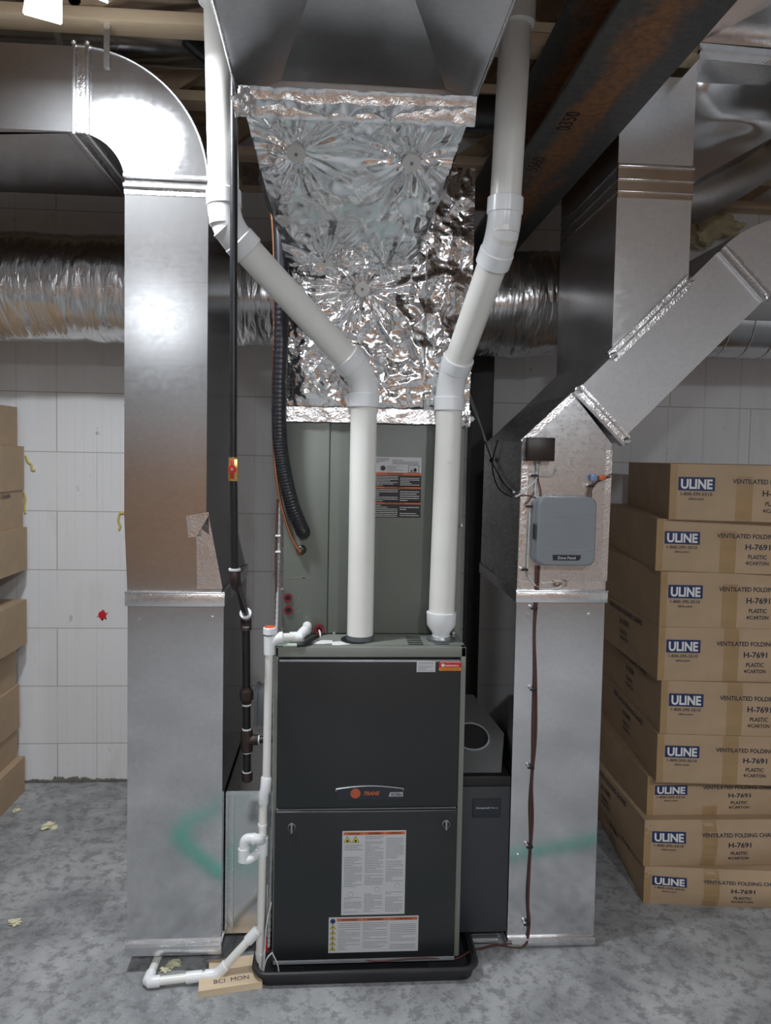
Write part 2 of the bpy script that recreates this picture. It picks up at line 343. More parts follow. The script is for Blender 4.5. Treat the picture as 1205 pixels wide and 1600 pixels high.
# ------------------------------------------------------------------ floor trusses
TZ = 3.055
truss_lab = ['pale pine floor truss nearest the bright lamp, crossing above the left duct elbow',
             'second pine floor truss back, behind the round metal pipe overhead',
             'third pine floor truss back, over the foil wrapped trunk pipe',
             'rearmost pine floor truss, tight above the white foam wall']
for i, ty in enumerate((.0, .50, .99, 1.385)):
    t = thing('floor_truss', truss_lab[i], 'floor truss', (-.5, ty, TZ), 'pine floor trusses under the upper floor')
    MB().box((X0+.05, ty, TZ), (X1-.05, ty+.089, TZ+.038), .002).build('bottom_chord', PINE, t)
    MB().box((X0+.05, ty, ZC-.040), (X1-.05, ty+.089, ZC-.002), .002).build('top_chord', PINE, t)
    x = -3.35+.13*i
    up = True
    while x < 3.6:
        a, b = (TZ+.036, ZC-.04) if up else (ZC-.04, TZ+.036); x2 = x+.42
        if not (-.06 < x < .62 and i < 2):
            d = V((x2-x, 0, b-a)).normalized(); n = V((-d.z, 0, d.x))*.036
            if -2.6 < x < 2.4:
                MB().prism([((V((x, 0, a))+n).x, (V((x, 0, a))+n).z), ((V((x2, 0, b))+n).x, (V((x2, 0, b))+n).z), ((V((x2, 0, b))-n).x, (V((x2, 0, b))-n).z), ((V((x, 0, a))-n).x, (V((x, 0, a))-n).z)], ty+.026, ty+.064).build('web', PINED, t)
                if up and -.7 < x < 2: MB().box((x-.045, ty-.0015, TZ+.004), (x+.045, ty+.0005, TZ+.09)).build('nail_plate', GB, t)
        x = x2; up = not up

# ------------------------------------------------------------------ steel beam and column
bx0, bx1, bz, by0, by1 = .632, .893, 2.775, -4.2, WY-.02
t = thing('steel_beam', 'rusty dark steel beam running from overhead back to the wall', 'steel beam', (.762, -1.4, bz))
MB().box((bx0, by0, bz), (bx1, by1, bz+.016), .002).build('bottom_flange', STEEL, t)
MB().box((.757, by0, bz+.016), (.768, by1, bz+.235)).build('beam_web', STEEL, t)
MB().box((bx0, by0, bz+.235), (bx1, by1, bz+.25), .002).build('top_flange', STEEL, t)
fc = Face((bx1, 0, bz), (0, -1, 0), (-1, 0, 0)); mk = MB()   # seen from below: u towards the camera, v to the right
for s_, yy, xx, cp in (('0350', -.10, .170, .045), ('5560', .24, .180, .045)):
    fc.text(mk, s_, -yy, xx, cp, 0, .0012)
mk.build('chalk_marking', plain('dark_marker', (.012, .012, .014), .6), t)
t = thing('steel_column', 'black steel column standing behind the furnace against the back wall', 'column', (at(747, 800, 1.40).x, 1.40, 0))
cx = at(747, 800, 1.40).x
MB().box((cx-.055, 1.345, .012), (cx+.055, 1.455, bz-.012)).build('shaft', DARKST, t)
MB().box((cx-.09, 1.33, 0), (cx+.09, 1.47, .012)).build('base_plate', DARKST, t)
MB().box((cx-.09, 1.33, bz-.012), (cx+.09, 1.47, bz)).build('cap_plate', DARKST, t)

# ------------------------------------------------------------------ lamps
lamp_lab = ['bright white folding led lamp hanging at the upper left corner of the photo', 'white folding led lamp on the ceiling behind the camera at left', 'white folding led lamp on the ceiling behind the camera at right', 'added folding led fill lamp on the ceiling straight behind the camera']
for i, (x, y, z, p, _q) in enumerate(LAMPS):
    t = thing('led_lamp', lamp_lab[i], 'lamp', (x, y, z), 'folding led garage lamps')
    top = ZC
    MB().cyl((x, y, z+.02), (x, y, z+.10), .035).tube([(x, y, z+.10), (x, y, z+.13)], [.028, .02]).build('lamp_body', WHITEINK, t)
    MB().cyl((x, y, z+.13), (x, y, top), .008, 8).build('stem', GREYP, t)
    for k in range(3):
        a = R(-5+120*k); d = V((math.cos(a), math.sin(a), -.35)).normalized(); s_ = V((-math.sin(a), math.cos(a), 0)); n = d.cross(s_).normalized()
        c0 = V((x, y, z+.03))+d*.035; c1 = V((x, y, z+.03))+d*.15
        def slab(h0, h1, w_):
            q = [c0-s_*w_*.8, c0+s_*w_*.8, c1+s_*w_, c1-s_*w_]
            return MB().add([p_+n*h0 for p_ in q]+[p_+n*h1 for p_ in q], [(0, 1, 2, 3), (7, 6, 5, 4), (0, 4, 5, 1), (1, 5, 6, 2), (2, 6, 7, 3), (3, 7, 4, 0)])
        sgn = 1 if n.z > 0 else -1
        slab(0, sgn*.012, .05).build('heat_sink', WHITEINK, t)
        slab(-sgn*.004, 0, .046).build('led_panel', LED, t)

# ------------------------------------------------------------------ left return duct
LY0, LY1 = .03, .65
def xz(px, py, Y): p = at(px, py, Y); return (p.x, p.z)
LB = at(200, 1486, LY0).z
t = thing('return_duct', 'galvanized return duct with curved elbow at left of the furnace', 'duct', (-.51, .34, LB))
lx0, lx1 = at(199, 1200, LY0).x, at(347.5, 1200, LY0).x
ux0, ux1 = at(194.5, 560, LY0).x, at(324, 560, LY0).x
zs = at(270, 936, LY0).z; zt = at(270, 808, LY0).z; ze = at(255, 288, LY0).z
MB().prism([(lx0, LB+.0), (lx1, LB), (lx1, zs), (lx0, zs)], LY0, LY1).build('lower_box', GS, t)
m = MB()     # transition from the narrow riser to the wide box
f8 = [(lx0, LY0, zs), (lx1, LY0, zs), (lx1, LY1, zs), (lx0, LY1, zs), (ux0, LY0, zt), (ux1, LY0, zt), (ux1, LY1-.03, zt), (ux0, LY1-.03, zt)]
m.add(f8, [(0, 1, 5, 4), (1, 2, 6), (1, 6, 5), (2, 3, 7, 6), (3, 0, 4, 7)]).build('transition', G, t, 5)
MB().prism([(ux0, zt), (ux1, zt), (ux1, ze), (ux0, ze)], LY0, LY1-.03).build('riser', G, t)
cxx, czz, ri, ro = ux0-.150, ze, .150, .150+(ux1-ux0)
m = MB(); poly = [(cxx+ri*math.cos(R(90*k/14)), czz+ri*math.sin(R(90*k/14))) for k in range(15)]+[(cxx+ro*math.cos(R(90*k/24)), czz+ro*math.sin(R(90*k/24))) for k in range(24, -1, -1)]
m.prism(poly, LY0, LY1-.03).build('elbow', GL, t)
m = MB(); m.prism([(cxx, czz+ri), (cxx, czz+ro), (-2.9, czz+ro), (-2.9, czz+ri)], LY0, LY1-.03)
m.add([(cxx-.03, LY0+.012, czz+ri-.001), (cxx-.03, LY1-.05, czz+ri-.001), (-2.9, LY1-.05, czz+ri-.03), (-2.9, LY0+.25, czz+ri-.03), ], [(0, 1, 2, 3)]).build('horizontal_run', GL, t)
for px in (117, 138):
    p = at(px, 150, LY0).x
    MB().box((p-.006, LY0-.014, czz+ri-.012), (p+.006, LY1, czz+ro+.008), .003).build('standing_seam', GB, t)
    MB().ball((p, LY0-.01, czz+ro+.006), .009, (1, 1, 1), 1).build('seam_bead', TAPE, t)
p0, p1 = at(121, 150, LY0).x, at(134, 150, LY0).x
MB().box((p0, LY0-.003, czz+ri-.002), (p1, LY0+.01, czz+ro)).build('tape_strip', TAPE, t)
# elbow rim
m = MB(); m.tube([(cxx+ro*math.cos(R(90*k/24)), LY0-.002, czz+ro*math.sin(R(90*k/24))) for k in range(25)], .004, 8).build('elbow_rim', GB, t)
for z_, a, b in ((ze-.008, ux0, ux1), (ze+.022, ux0, ux1)):
    MB().box((a-.004, LY0-.012, z_-.008), (b+.004, LY1-.03, z_+.006), .003).build('cleat_band', GB, t)
MB().box((ux0-.001, LY0-.002, ze-.035), (ux1+.001, LY0+.01, ze-.012)).build('tape_strip', TAPE, t)
MB().box((lx0-.006, LY0-.016, zs-.022), (lx1+.006, LY1, zs+.022), .004).build('cleat_band', TAPE, t)
MB().box((lx0-.006, LY0-.018, zs+.020), (lx1+.006, LY1, zs+.026), .002).build('cleat_edge', GB, t)
q = [at(291, 806, LY0-.002), at(326, 800, LY0-.002), at(327, 836, LY0-.002), at(294, 840, LY0-.002)]
MB().add(q+[V(v_)+V((0, .004, 0)) for v_ in q], [(0, 1, 2, 3), (7, 6, 5, 4)]).build('tape_patch', TAPE, t)
q = [at(307, 838, LY0-.002), at(326, 806, LY0-.002), at(348, 920, LY0-.002), at(308, 920, LY0-.002)]
MB().add(q, [(0, 1, 2, 3)]).build('tape_patch', TAPE, t)
MB().box((lx0-.004, LY0-.012, LB-.012), (lx1+.004, LY1, LB+.022), .003).build('bottom_flange', GB, t)
MB().box((lx0-.001, LY0-.013, LB+.02), (lx1+.001, LY0+.01, LB+.03)).build('tape_strip', TAPE, t)
for px, py in ((217, 968), (331, 966)):
    p = at(px, py, LY0); MB().cyl(p+V((0, .01, 0)), p+V((0, -.007, 0)), .007, 8).build('screw', STEELZ, t)
p = at(167, 86, LY0-.004); MB().box((p.x-.009, LY0-.006, p.z-.04), (p.x+.009, LY0-.002, 3.075)).build('hanger_strap', GB, t)

# ------------------------------------------------------------------ connector between the left duct and the furnace
PZ = at(385, 1236, .1).z
t = thing('furnace_inlet_plenum', 'low galvanized plenum box joining the left duct to the furnace', 'plenum', (-.28, .4, .06))
MB().box((lx1+.005, .1, .075), (-.196, .64, PZ)).build('plenum_body', GL, t)
MB().box((lx1+.005, .094, PZ-.012), (-.196, .10, PZ+.003)).build('top_rim', GB, t)
for px in (354, 363): p = at(px, 1350, .094); MB().box((p.x-.004, .092, .08), (p.x+.004, .101, PZ)).build('corner_seam', GB, t)

# ------------------------------------------------------------------ foil wrapped trunk along the wall, bare spiral pipe beyond
TY, TZc, TR = 1.06, 2.455, .235
def foiltube(x0, x1, seed, amp=.014):
    n, k = 56, int((x1-x0)/.028)
    def fn(u, v):
        x = x0+(x1-x0)*u; a = 2*math.pi*v
        r = TR+amp*mnoise.noise(V((x*3, math.cos(a)*1.6, math.sin(a)*1.6+seed)))+amp*.6*abs(mnoise.noise(V((x*24, math.cos(a)*1.5, math.sin(a)*1.5+seed))))
        if math.sin(a) < -.6: r += .012*mnoise.noise(V((x*14, a*2, seed)))
        return V((x, TY+r*math.cos(a), TZc+r*math.sin(a)))
    return MB().grid(fn, k, n)
t = foiltube(-2.9, -.2, 3); o = t.build('insulated_duct', FOILR, None, 60); tag(o, 'round trunk pipe in crinkled foil wrap behind the left duct, along the wall', 'insulated duct')
t = foiltube(.46, 1.02, 8, .022); o = t.build('insulated_duct', FOILR, None, 60); tag(o, 'dark crinkled foil wrapped trunk pipe right of the furnace, between column and right duct', 'insulated duct')
t = thing('spiral_pipe', 'bare spiral metal pipe along the wall above the stacked cartons at right', 'duct', (1.9, TY, TZc-.2))
MB().cyl((1.02, TY, TZc-.02), (3.4, TY, TZc-.02), .205, 48).build('pipe_wall', G, t)
for k in range(12):
    x = 1.28+k*.11; MB().tube([(x+.11*a/24, TY+.206*math.cos(2*math.pi*a/24), TZc-.02+.206*math.sin(2*math.pi*a/24)) for a in range(25)], .004, 6).build('spiral_seam', GB, t)

# ------------------------------------------------------------------ furnace
FX0, FX1 = at(427.5, 1260, 0).x, at(723, 1260, 0).x; FZ0, FZ1 = at(570, 1498, 0).z, at(580, 1011, 0).z; FY1 = .72
t = furn = thing('furnace', 'charcoal two door gas furnace in the middle, standing in a black drip pan', 'furnace', ((FX0+FX1)/2, .36, FZ0))
m = MB(); m.box((FX0, .022, FZ0), (FX1, FY1, FZ1), .004)
m.box((FX0, 0, FZ1-.034), (FX1, .03, FZ1), .003); m.box((FX1-.018, 0, FZ0), (FX1, .03, FZ1), .003); m.box((FX0, 0, FZ0), (FX0+.010, .03, FZ1), .002)
m.build('cabinet', FRAMEP, t)
zm = at(575, 1260, 0).z
ud = MB().box((FX0+.012, -.018, zm+.003), (FX1-.020, .02, FZ1-.041), .006, 3).build('upper_door', DOORP, t)
MB().box((FX0+.014, -.0185, FZ1-.0435), (FX1-.022, .0, FZ1-.0405), .001).build('door_edge_trim', SILV, ud)
ld = MB().box((FX0+.006, -.022, FZ0+.004), (FX1-.020, .02, zm-.004), .006, 3).build('lower_door', DOORP, t)
MB().box((FX0+.010, -.012, zm-.006), (FX1-.024, .0, zm-.002), .001).build('door_edge_trim', GREYP, ld)
MB().box((FX0+.006, -.0235, FZ0+.003), (FX1-.02, -.02, FZ0+.016), .001).build('bottom_lip', GREYP, ld)
for px, py in ((456, 1294), (697, 1289)):
    p = at(px, py, -.022); h = MB(); h.cyl(p+V((0, .004, .004)), p+V((0, -.006, .004)), .0125, 20).box(p+V((-.003, -.012, -.013)), p+V((.003, -.004, .02)), .001)
    l_ = h.build('latch', GREYP, ld); MB().cyl(p+V((0, .004, .004)), p+V((0, -.0065, .004)), .0112, 18).build('latch_slot', BLACKP, l_)
# badge
p = at(525, 1249, -.018); fc = Face((p.x, -.018, p.z), (1, 0, 0), (0, 0, 1)); bw, bh = .222, .041
def badge_poly(e):
    b_ = [(-e, -e*.2)]+[(-e+.0, bh-.012)]+[(bw*k/12*(1+2*e/bw)-e, bh-.006+.010*math.sin(math.pi*(k/12))+e) for k in range(13)]+[(bw+e, bh-.012), (bw+e, -e*.2)]
    return b_
bd = fc.poly(MB(), badge_poly(0), .004); bd.v += []; bo = MB()
pp = badge_poly(0); bo.add([fc.p(a, b, .004) for a, b in pp]+[fc.p(a, b, -.001) for a, b in pp], [tuple(range(len(pp)))[::-1]]+[(i, (i+1) % len(pp), (i+1) % len(pp)+len(pp), i+len(pp)) for i in range(len(pp))])
bo = bo.build('badge', BADGE, ud)
top = badge_poly(0)[1:-1]; MB().tube([fc.p(a, b, .003) for a, b in top], .0022, 6).build('badge_trim', SILV, ud)
m = MB(); fc.disc(m, .064, .021, .0165, .0046, 28); m.build('round_emblem', ORANGE, ud)
m = MB()
for k in range(5): m.tube([fc.p(.064+r_*math.cos(a), .021+r_*math.sin(a), .005) for r_, a in [(.003*(k+1), 2*math.pi*j/20) for j in range(21)]], .0004, 4)
m.build('emblem_rings', plain('dark_orange', (.28, .05, .03), .5), ud)
m = MB(); fc.text(m, 'TRANE', .115, .0145, .0125, .03, .0046, .052, .25); m.build('lettering', ORANGE, ud)
m = MB(); fc.poly(m, [(.173, .009), (.221, .009), (.221, .024), (.178, .024)], .0046); m.build('model_plate', SILV, ud)
m = MB(); fc.text(m, 'XC95m', .198, .0115, .0095, .02, .0052, .038, .2); m.build('lettering', BLACKP, ud)
# stickers, upper right of the upper door
p = at(651, 1050, -.018); fc = Face((p.x, -.018, p.z), (1, 0, 0), (0, 0, 1))
s_ = fc.plate(MB(), 0, 0, .062, .037).build('white_sticker', LAB, ud); m = MB(); fc.lines(m, .006, .003, .056, .034, 8, rng, .0009, .4); m.build('small_print', GREYP, s_)
p = at(686, 1048, -.018); fc = Face((p.x, -.018, p.z), (1, 0, 0), (0, 0, 1))
s_ = fc.plate(MB(), 0, .011, .073, .032).build('red_sticker', RED, ud); fc.plate(MB(), 0, 0, .073, .011).build('yellow_strip', plain('amber_print', (.55, .26, .02), .5), s_)
m = MB(); fc.text(m, 'ATTENTION', .0365, .0265, .0042, .01, .001, .067); fc.text(m, 'Contractors', .040, .0150, .0065, .02, .001, .050); fc.disc(m, .0125, .0185, .0055, .001); m.build('lettering', WHITEINK, s_)
m = MB(); fc.lines(m, .006, .002, .068, .010, 2, rng, .001, .4, 1); m.build('small_print', RED, s_)
# instruction labels on the lower door
def label3(p0, w_, h_, cols, rows, tops):
    fc = Face(p0, (1, 0, 0), (0, 0, 1)); s_ = fc.plate(MB(), 0, 0, w_, h_).build('warning_label', LAB, ld)
    hdr, ink, blk = MB(), MB(), MB(); n = len(cols)
    for i, (u0, u1) in enumerate(cols):
        fc.rect(hdr, u0, h_-.0135, u1-.001, h_-.004, .0008); fc.text(blk, ('WARNING', 'AVERTISSEMENT', 'ADVERTENCIA')[i], (u0+u1)/2, h_-.0115, .0052, .02, .0011, (u1-u0)*.62)
        v1 = h_-tops[i]
        for r0, r1, nr in rows[i]: fc.lines(ink, u0+.004, v1-(v1-.006)*r1, u1-.005, v1-(v1-.006)*r0, nr, rng, .0009, .36, .92)
    hdr.build('orange_header', ORANGE, s_); ink.build('small_print', GREYP, s_); blk.build('header_lettering', BLACKP, s_)
    return fc, s_
p = at(533, 1430, -.022); w1 = at(632, 1430, -.022).x-p.x; h1 = at(640, 1297, -.022).z-p.z
full = [(0, .12, 5), (.14, .40, 11), (.42, .58, 7), (.74, .98, 10)]
fc, s_ = label3((p.x, -.022, p.z), w1, h1, [(.004, w1*.34), (w1*.34, w1*.67), (w1*.67, w1-.003)], [[(.0, .12, 4), (.15, .62, 20), (.76, .99, 11)], [(0, .48, 22), (.50, .64, 7), (.74, .99, 12)], [(0, .3, 13), (.32, .62, 14), (.72, .99, 12)]], (.045, .017, .017))
y_, k_ = MB(), MB()
for u in (.017, .044):
    fc.poly(k_, [(u-.0125, h1-.040), (u+.0125, h1-.040), (u, h1-.0165)], .0009); fc.poly(y_, [(u-.0105, h1-.039), (u+.0105, h1-.039), (u, h1-.019)], .0012); fc.disc(k_, u, h1-.0335, .004, .0015)
for u, v in ((.030, h1*.245), (w1*.56, h1*.30), (w1*.88, h1*.34)):
    fc.disc(k_, u, v, .0088, .0009, 16)
y_.build('hazard_triangles', YEL, s_); k_.build('pictograms', BLACKP, s_)
m = MB()
for u, v in ((.030, h1*.245), (w1*.56, h1*.30), (w1*.88, h1*.34)): fc.disc(m, u, v, .0082, .0012, 16)
m.build('pictogram_fill', LAB, s_)
p = at(513, 1489, -.0225); w2 = at(653, 1486, -.0225).x-p.x; h2 = at(590, 1431, -.0225).z-p.z-.002
rr = [[(0, .2, 3), (.22, .5, 5), (.52, .98, 8)], [(0, .3, 5), (.32, .62, 5), (.66, .98, 6)], [(0, .4, 6), (.42, .7, 5), (.72, .98, 4)]]
fc, s_ = label3((p.x, -.0225, p.z), w2, h2, [(.027, w2*.365), (w2*.365, w2*.67), (w2*.67, w2-.003)], rr, (.018, .018, .018))
y_, k_, b_ = MB(), MB(), MB(); fc.disc(b_, .0135, h2-.013, .0085, .0009)
for k in range(5):
    v = h2-.038-k*.0185; fc.poly(k_, [(.003, v-.001), (.024, v-.001), (.0135, v+.016)], .0009); fc.poly(y_, [(.005, v), (.022, v), (.0135, v+.0135)], .0012); fc.disc(k_, .0135, v+.0045, .0028, .0015, 8)
y_.build('hazard_triangles', YEL, s_); k_.build('pictograms', BLACKP, s_); b_.build('blue_pictogram', NAVY, s_)
for py in (1060, 1183, 1296, 1412): p = at(727, py, .03); MB().cyl((FX1-.001, .035, p.z), (FX1+.004, .035, p.z), .005, 8).build('screw', STEELZ, t)
m = MB()
for (a, b) in ((at(640, 1004, 0), at(664, 1004, 0)), (at(682, 1010, 0), at(705, 1010, 0))):
    for k in range(5): m.box((a.x, .03+k*.024, FZ1-.0005), (b.x, .042+k*.024, FZ1+.0006))
m.build('top_vent_slots', BLACKP, t)
for px, py, sx in ((505, 1003, 1.5), (530, 1005, 1.)): p = onz(px, py, FZ1); MB().ball((p.x, p.y, FZ1), .03, (sx, .8, .05), 2, .3).build('dust_smear', DOPE, t)

# ------------------------------------------------------------------ coil cabinet on top
CX0, CX1, CY = at(443, 830, .18).x, at(722.5, 830, .18).x, .18; CZ1 = at(590, 652, CY).z; sx_ = at(514, 830, CY).x
t = thing('coil_cabinet', 'grey green evaporator coil cabinet standing on the furnace top', 'coil cabinet', ((CX0+CX1)/2, .45, FZ1))
MB().box((CX0, CY, FZ1), (CX1, FY1, CZ1), .003).build('cabinet', FRAMEP, t)
lp = MB().box((CX0+.001, CY-.012, FZ1+.004), (sx_-.002, CY+.002, CZ1-.004), .003).build('connection_panel', COILP, t)
mp = MB().box((sx_+.001, CY-.010, FZ1+.004), (CX1-.022, CY+.002, CZ1-.004), .003).build('access_panel', COILP, t)
MB().box((CX0, CY-.014, CZ1-.004), (CX1, CY+.01, CZ1+.022), .002).build('top_flange', GB, t)
fc = Face((CX0, CY-.012, FZ1), (1, 0, 0), (0, 0, 1)); m = MB()
def uv(px, py): p = at(px, py, CY-.012); return p.x-CX0, p.z-FZ1
u, v = uv(466, 904); fc.text(m, 'ComfortMax', u-.003, v, .0095, .005, .001, .088)
for s__, px, py in (('S', 467, 937), ('P', 467, 958), ('P', 479, 967), ('S', 499, 967)): u, v = uv(px, py); fc.text(m, s__, u, v, .011, .012, .001)
m.build('embossed_lettering', FRAMEP, lp)
for px, py in ((450, 934), (451, 953)):
    p = at(px, py, CY-.012); k_ = MB().ring(p+V((0, .002, 0)), p+V((0, -.006, 0)), .009, .0155, 24).build('port_plug', PLUG, lp); MB().cyl(p+V((0, .002, 0)), p+V((0, -.002, 0)), .010).build('port_hole', BLACKP, k_)
p = at(499, 983, CY-.012); k_ = MB().ring(p+V((0, .002, 0)), p+V((0, -.012, 0)), .009, .018, 24).cyl(p, p+V((0, -.014, 0)), .004, 8).build('port_plug', PLUG, lp)
MB().cyl(p+V((0, .002, 0)), p+V((0, -.003, 0)), .010).build('port_hole', BLACKP, k_)
MB().tube(smooth([p+V((.0, -.013, -.002)), p+V((.004, -.03, -.01)), p+V((.001, -.035, -.03)), p+V((-.012, -.03, -.034))]), .0035, 8).build('sensor_lead', WIREW, k_)
for px, py in ((441, 920), (441, 983), (511, 993)): p = at(px, py, CY-.012); MB().cyl(p+V((0, .002, 0)), p+V((0, -.005, 0)), .005, 8).build('screw', STEELZ, lp)
for px, py in ((522, 989), (709, 989), (721, 821)): p = at(px, py, CY-.012); MB().cyl(p+V((0, .012, 0)), p+V((0, -.004, 0)), .005, 8).build('screw', STEELZ, mp)
# rating / warning label
p = at(584, 808, CY-.010); q = at(659, 715, CY-.010); fc = Face((p.x-.04, CY-.010, p.z), (1, 0, 0), (0, 0, 1)); W_, H_ = q.x-p.x+.04, q.z-p.z
s_ = fc.plate(MB(), 0, 0, W_, H_).build('rating_label', LAB, mp); k_, o_, wz, bk = MB(), MB(), MB(), MB()
for i, (a, b) in enumerate(((.51, .70), (.25, .48), (.0, .22))):
    fc.rect(k_, 0, a*H_, W_, b*H_, .0009); fc.rect(o_, 0, b*H_, W_, (b+.045)*H_, .0009)
    fc.text(bk, ('WARNING', 'AVERTISSEMENT', 'ADVERTENCIA')[i], W_*.55, (b+.008)*H_, .0062, .02, .0012, (.055, .075, .068)[i])
    fc.lines(wz, .006, (a+.01)*H_, W_*.60, (b-.005)*H_, 7, rng, .0012, .3); fc.lines(wz, W_*.64, (a+.02)*H_, W_*.97, (b-.03)*H_, 5, rng, .0012, .3)
fc.lines(bk, .006, .90*H_, W_*.45, .985*H_, 4, rng, .0012, .35); fc.lines(bk, W_*.5, .88*H_, W_*.95, .97*H_, 3, rng, .0012, .3); fc.lines(bk, W_*.40, .76*H_, W_*.70, .86*H_, 5, rng, .0012, .25)
fc.disc(bk, W_*.34, .815*H_, .009, .0012); fc.rect(bk, W_*.775, .745*H_, W_*.96, .87*H_, .0010)
m = MB(); fc.rect(m, W_*.783, .752*H_, W_*.952, .863*H_, .0013); m.build('pictogram_frame', LAB, s_)
m = MB(); fc.disc(m, W_*.89, .785*H_, .006, .0016, 10); fc.disc(m, W_*.895, .805*H_, .004, .0016, 10); fc.disc(m, W_*.83, .775*H_, .004, .0016, 8)
for k in range(6): a = R(40+k*20); u, v = W_*.85, .785*H_; fc.poly(m, [(u+.006*math.cos(a), v+.006*math.sin(a)), (u+.011*math.cos(a+.05), v+.011*math.sin(a+.05)), (u+.011*math.cos(a-.05), v+.011*math.sin(a-.05))], .0016)
m.build('pictogram', BLACKP, s_)
k_.build('black_panels', BLACKP, s_); o_.build('orange_bands', ORANGE, s_); wz.build('white_print', WHITEINK, s_); bk.build('dark_print', BLACKP, s_)

# ------------------------------------------------------------------ foil wrapped plenum above the coil and its overhead trunk
t = thing('foil_wrapped_plenum', 'crumpled foil insulated supply plenum above the grey coil cabinet', 'plenum', ((CX0+CX1)/2, .45, CZ1+.02))
PX0, PX1, PZ0, PZ1 = CX0-.010, CX1+.012, CZ1+.012, 2.72
pins = [(463, 235, 1), (643, 249, 1), (507, 402, 1), (600, 412, 1), (566, 452, 0)]
def crumple(p, s):
    a = mnoise.noise(p*6+V((s, 0, 0)))*.020
    b = (.5-abs(mnoise.noise(p*11+V((0, s, 1)))))*.022
    c = (.5-abs(mnoise.noise(p*26+V((s, 3, 0)))))*.010
    return a+b+c
ptop = at(376, 148, -.33), at(740, 163, -.33)
bl, br = at(452, 418, CY-.03), at(642, 424, CY-.03); tl, tr = ptop
pc = at(566, 452, CY-.02)
def radial(p, c, s):
    d = p-c; r = math.hypot(d.x, d.z); a = math.atan2(d.z, d.x)
    return .030*(.45-abs(mnoise.noise(V((math.cos(a)*3.4, math.sin(a)*3.4, 3.3+r*2.5)))))*math.exp(-((r-.10)/.12)**2)-.010*math.exp(-(r/.03)**2)
def front(u, v):
    x = PX0+(PX1-PX0)*u; z = PZ0+(PZ1-PZ0)*v; p = V((x, CY, z)); e = min(u, 1-u, v*1.5, .12)/.12
    h = (crumple(p, 2)+.012)*(.35+.65*e)+radial(p, V((pc.x, CY, pc.z)), 0)
    if u > .75: h += .02*mnoise.noise(V((x*9, 4, z*7)))
    return V((x, CY-.008-max(h, -.004), z))
m = MB(); m.grid(front, 150, 180)
m.box((PX0, CY, PZ0), (PX1, FY1, PZ1)); m.build('foil_wrap', FOIL, t, 60)
# boot: sloped underside bulging towards the camera
pinp = []
nb = (tr-tl).cross(bl-tl).normalized()
if nb.y > 0: nb = -nb
def inplane(px, py):
    d = ray(px, py); return CAM+d*((tl-CAM).dot(nb)/d.dot(nb))
bpins = [inplane(px, py) for px, py, k in pins if k]
def boot(u, v):
    p = (tl*(1-u)+tr*u)*(v)+(bl*(1-u)+br*u)*(1-v); e = min(u, 1-u, .1)/.1; w_ = min(1., max(0., (abs(u-.5)-.22)/.2))+min(1., max(0., (abs(v-.5)-.25)/.2))
    h = (crumple(p, 7)*(.30+.8*min(1., w_))+.004)*(.4+.6*e)
    for c in bpins:
        d = p-c; r = d.length; a = math.atan2(d.z-d.y, d.x)
        h += .030*(.45-abs(mnoise.noise(V((math.cos(a)*3.2, math.sin(a)*3.2, c.x*20+r*2.5)))))*math.exp(-((r-.08)/.10)**2)-.010*math.exp(-(r/.028)**2)
    return p+nb*h
m = MB(); m.grid(boot, 120, 110)
tb = [V((tl.x, CY+.02, tl.z)), V((tr.x, CY+.02, tr.z))]; bb = [V((bl.x, CY+.02, bl.z)), V((br.x, CY+.02, br.z))]
def side(a, b, c, d, s):
    def fn(u, v):
        p = (a*(1-u)+b*u)*(1-v)+(d*(1-u)+c*u)*v; return p+V((s, 0, 0))*crumple(p, 5)*.6*min(u, 1-u, v, 1-v)*4
    m.grid(fn, 24, 24)
side(tl, tb[0], bb[0], bl, -1); side(tr, tb[1], bb[1], br, 1)
m.build('foil_boot', FOILB, t, 60)
for (px, py, k) in pins:
    if k: c = inplane(px, py); n = nb
    else: c = at(px, py, CY-.024); n = V((0, -1, -.25)).normalized()
    pn = MB().cyl(c-n*.010, c+n*.019, .0275 if k else .024, 24).build('insulation_pin', PINW, t); MB().cyl(c+n*.019, c+n*.022, .005, 10).build('pin_head', GREYP, pn)
# tape at the metal joint and along the coil's top
q0, q1 = at(372, 132, -.34), at(746, 150, -.34)
def strip(a, b, w_, dep, amp, s=1):
    def fn(u, v):
        p = a*(1-u)+b*u+V((0, dep*v, -w_*(1-math.cos(math.pi*v))*.5)); return p+V((0, -.6, -.8))*(amp*abs(mnoise.noise(p*30+V((s, 0, 0)))))
    return MB().grid(fn, 70, 8)
strip(q0, q1, .07, .03, .010).build('tape_strip', TAPE, t, 60)
strip(V((CX0-.006, CY-.026, CZ1+.03)), V((CX1+.014, CY-.026, CZ1+.03)), .05, .0, .006, 4).build('tape_strip', TAPE, t, 60)
for c, r_ in ((at(728, 655, CY-.02), .022), (at(380, 160, -.36), .028)):
    MB().ball(c, r_, (1, .6, 1.2), 3, .35).build('crumpled_tape', TAPE, t)

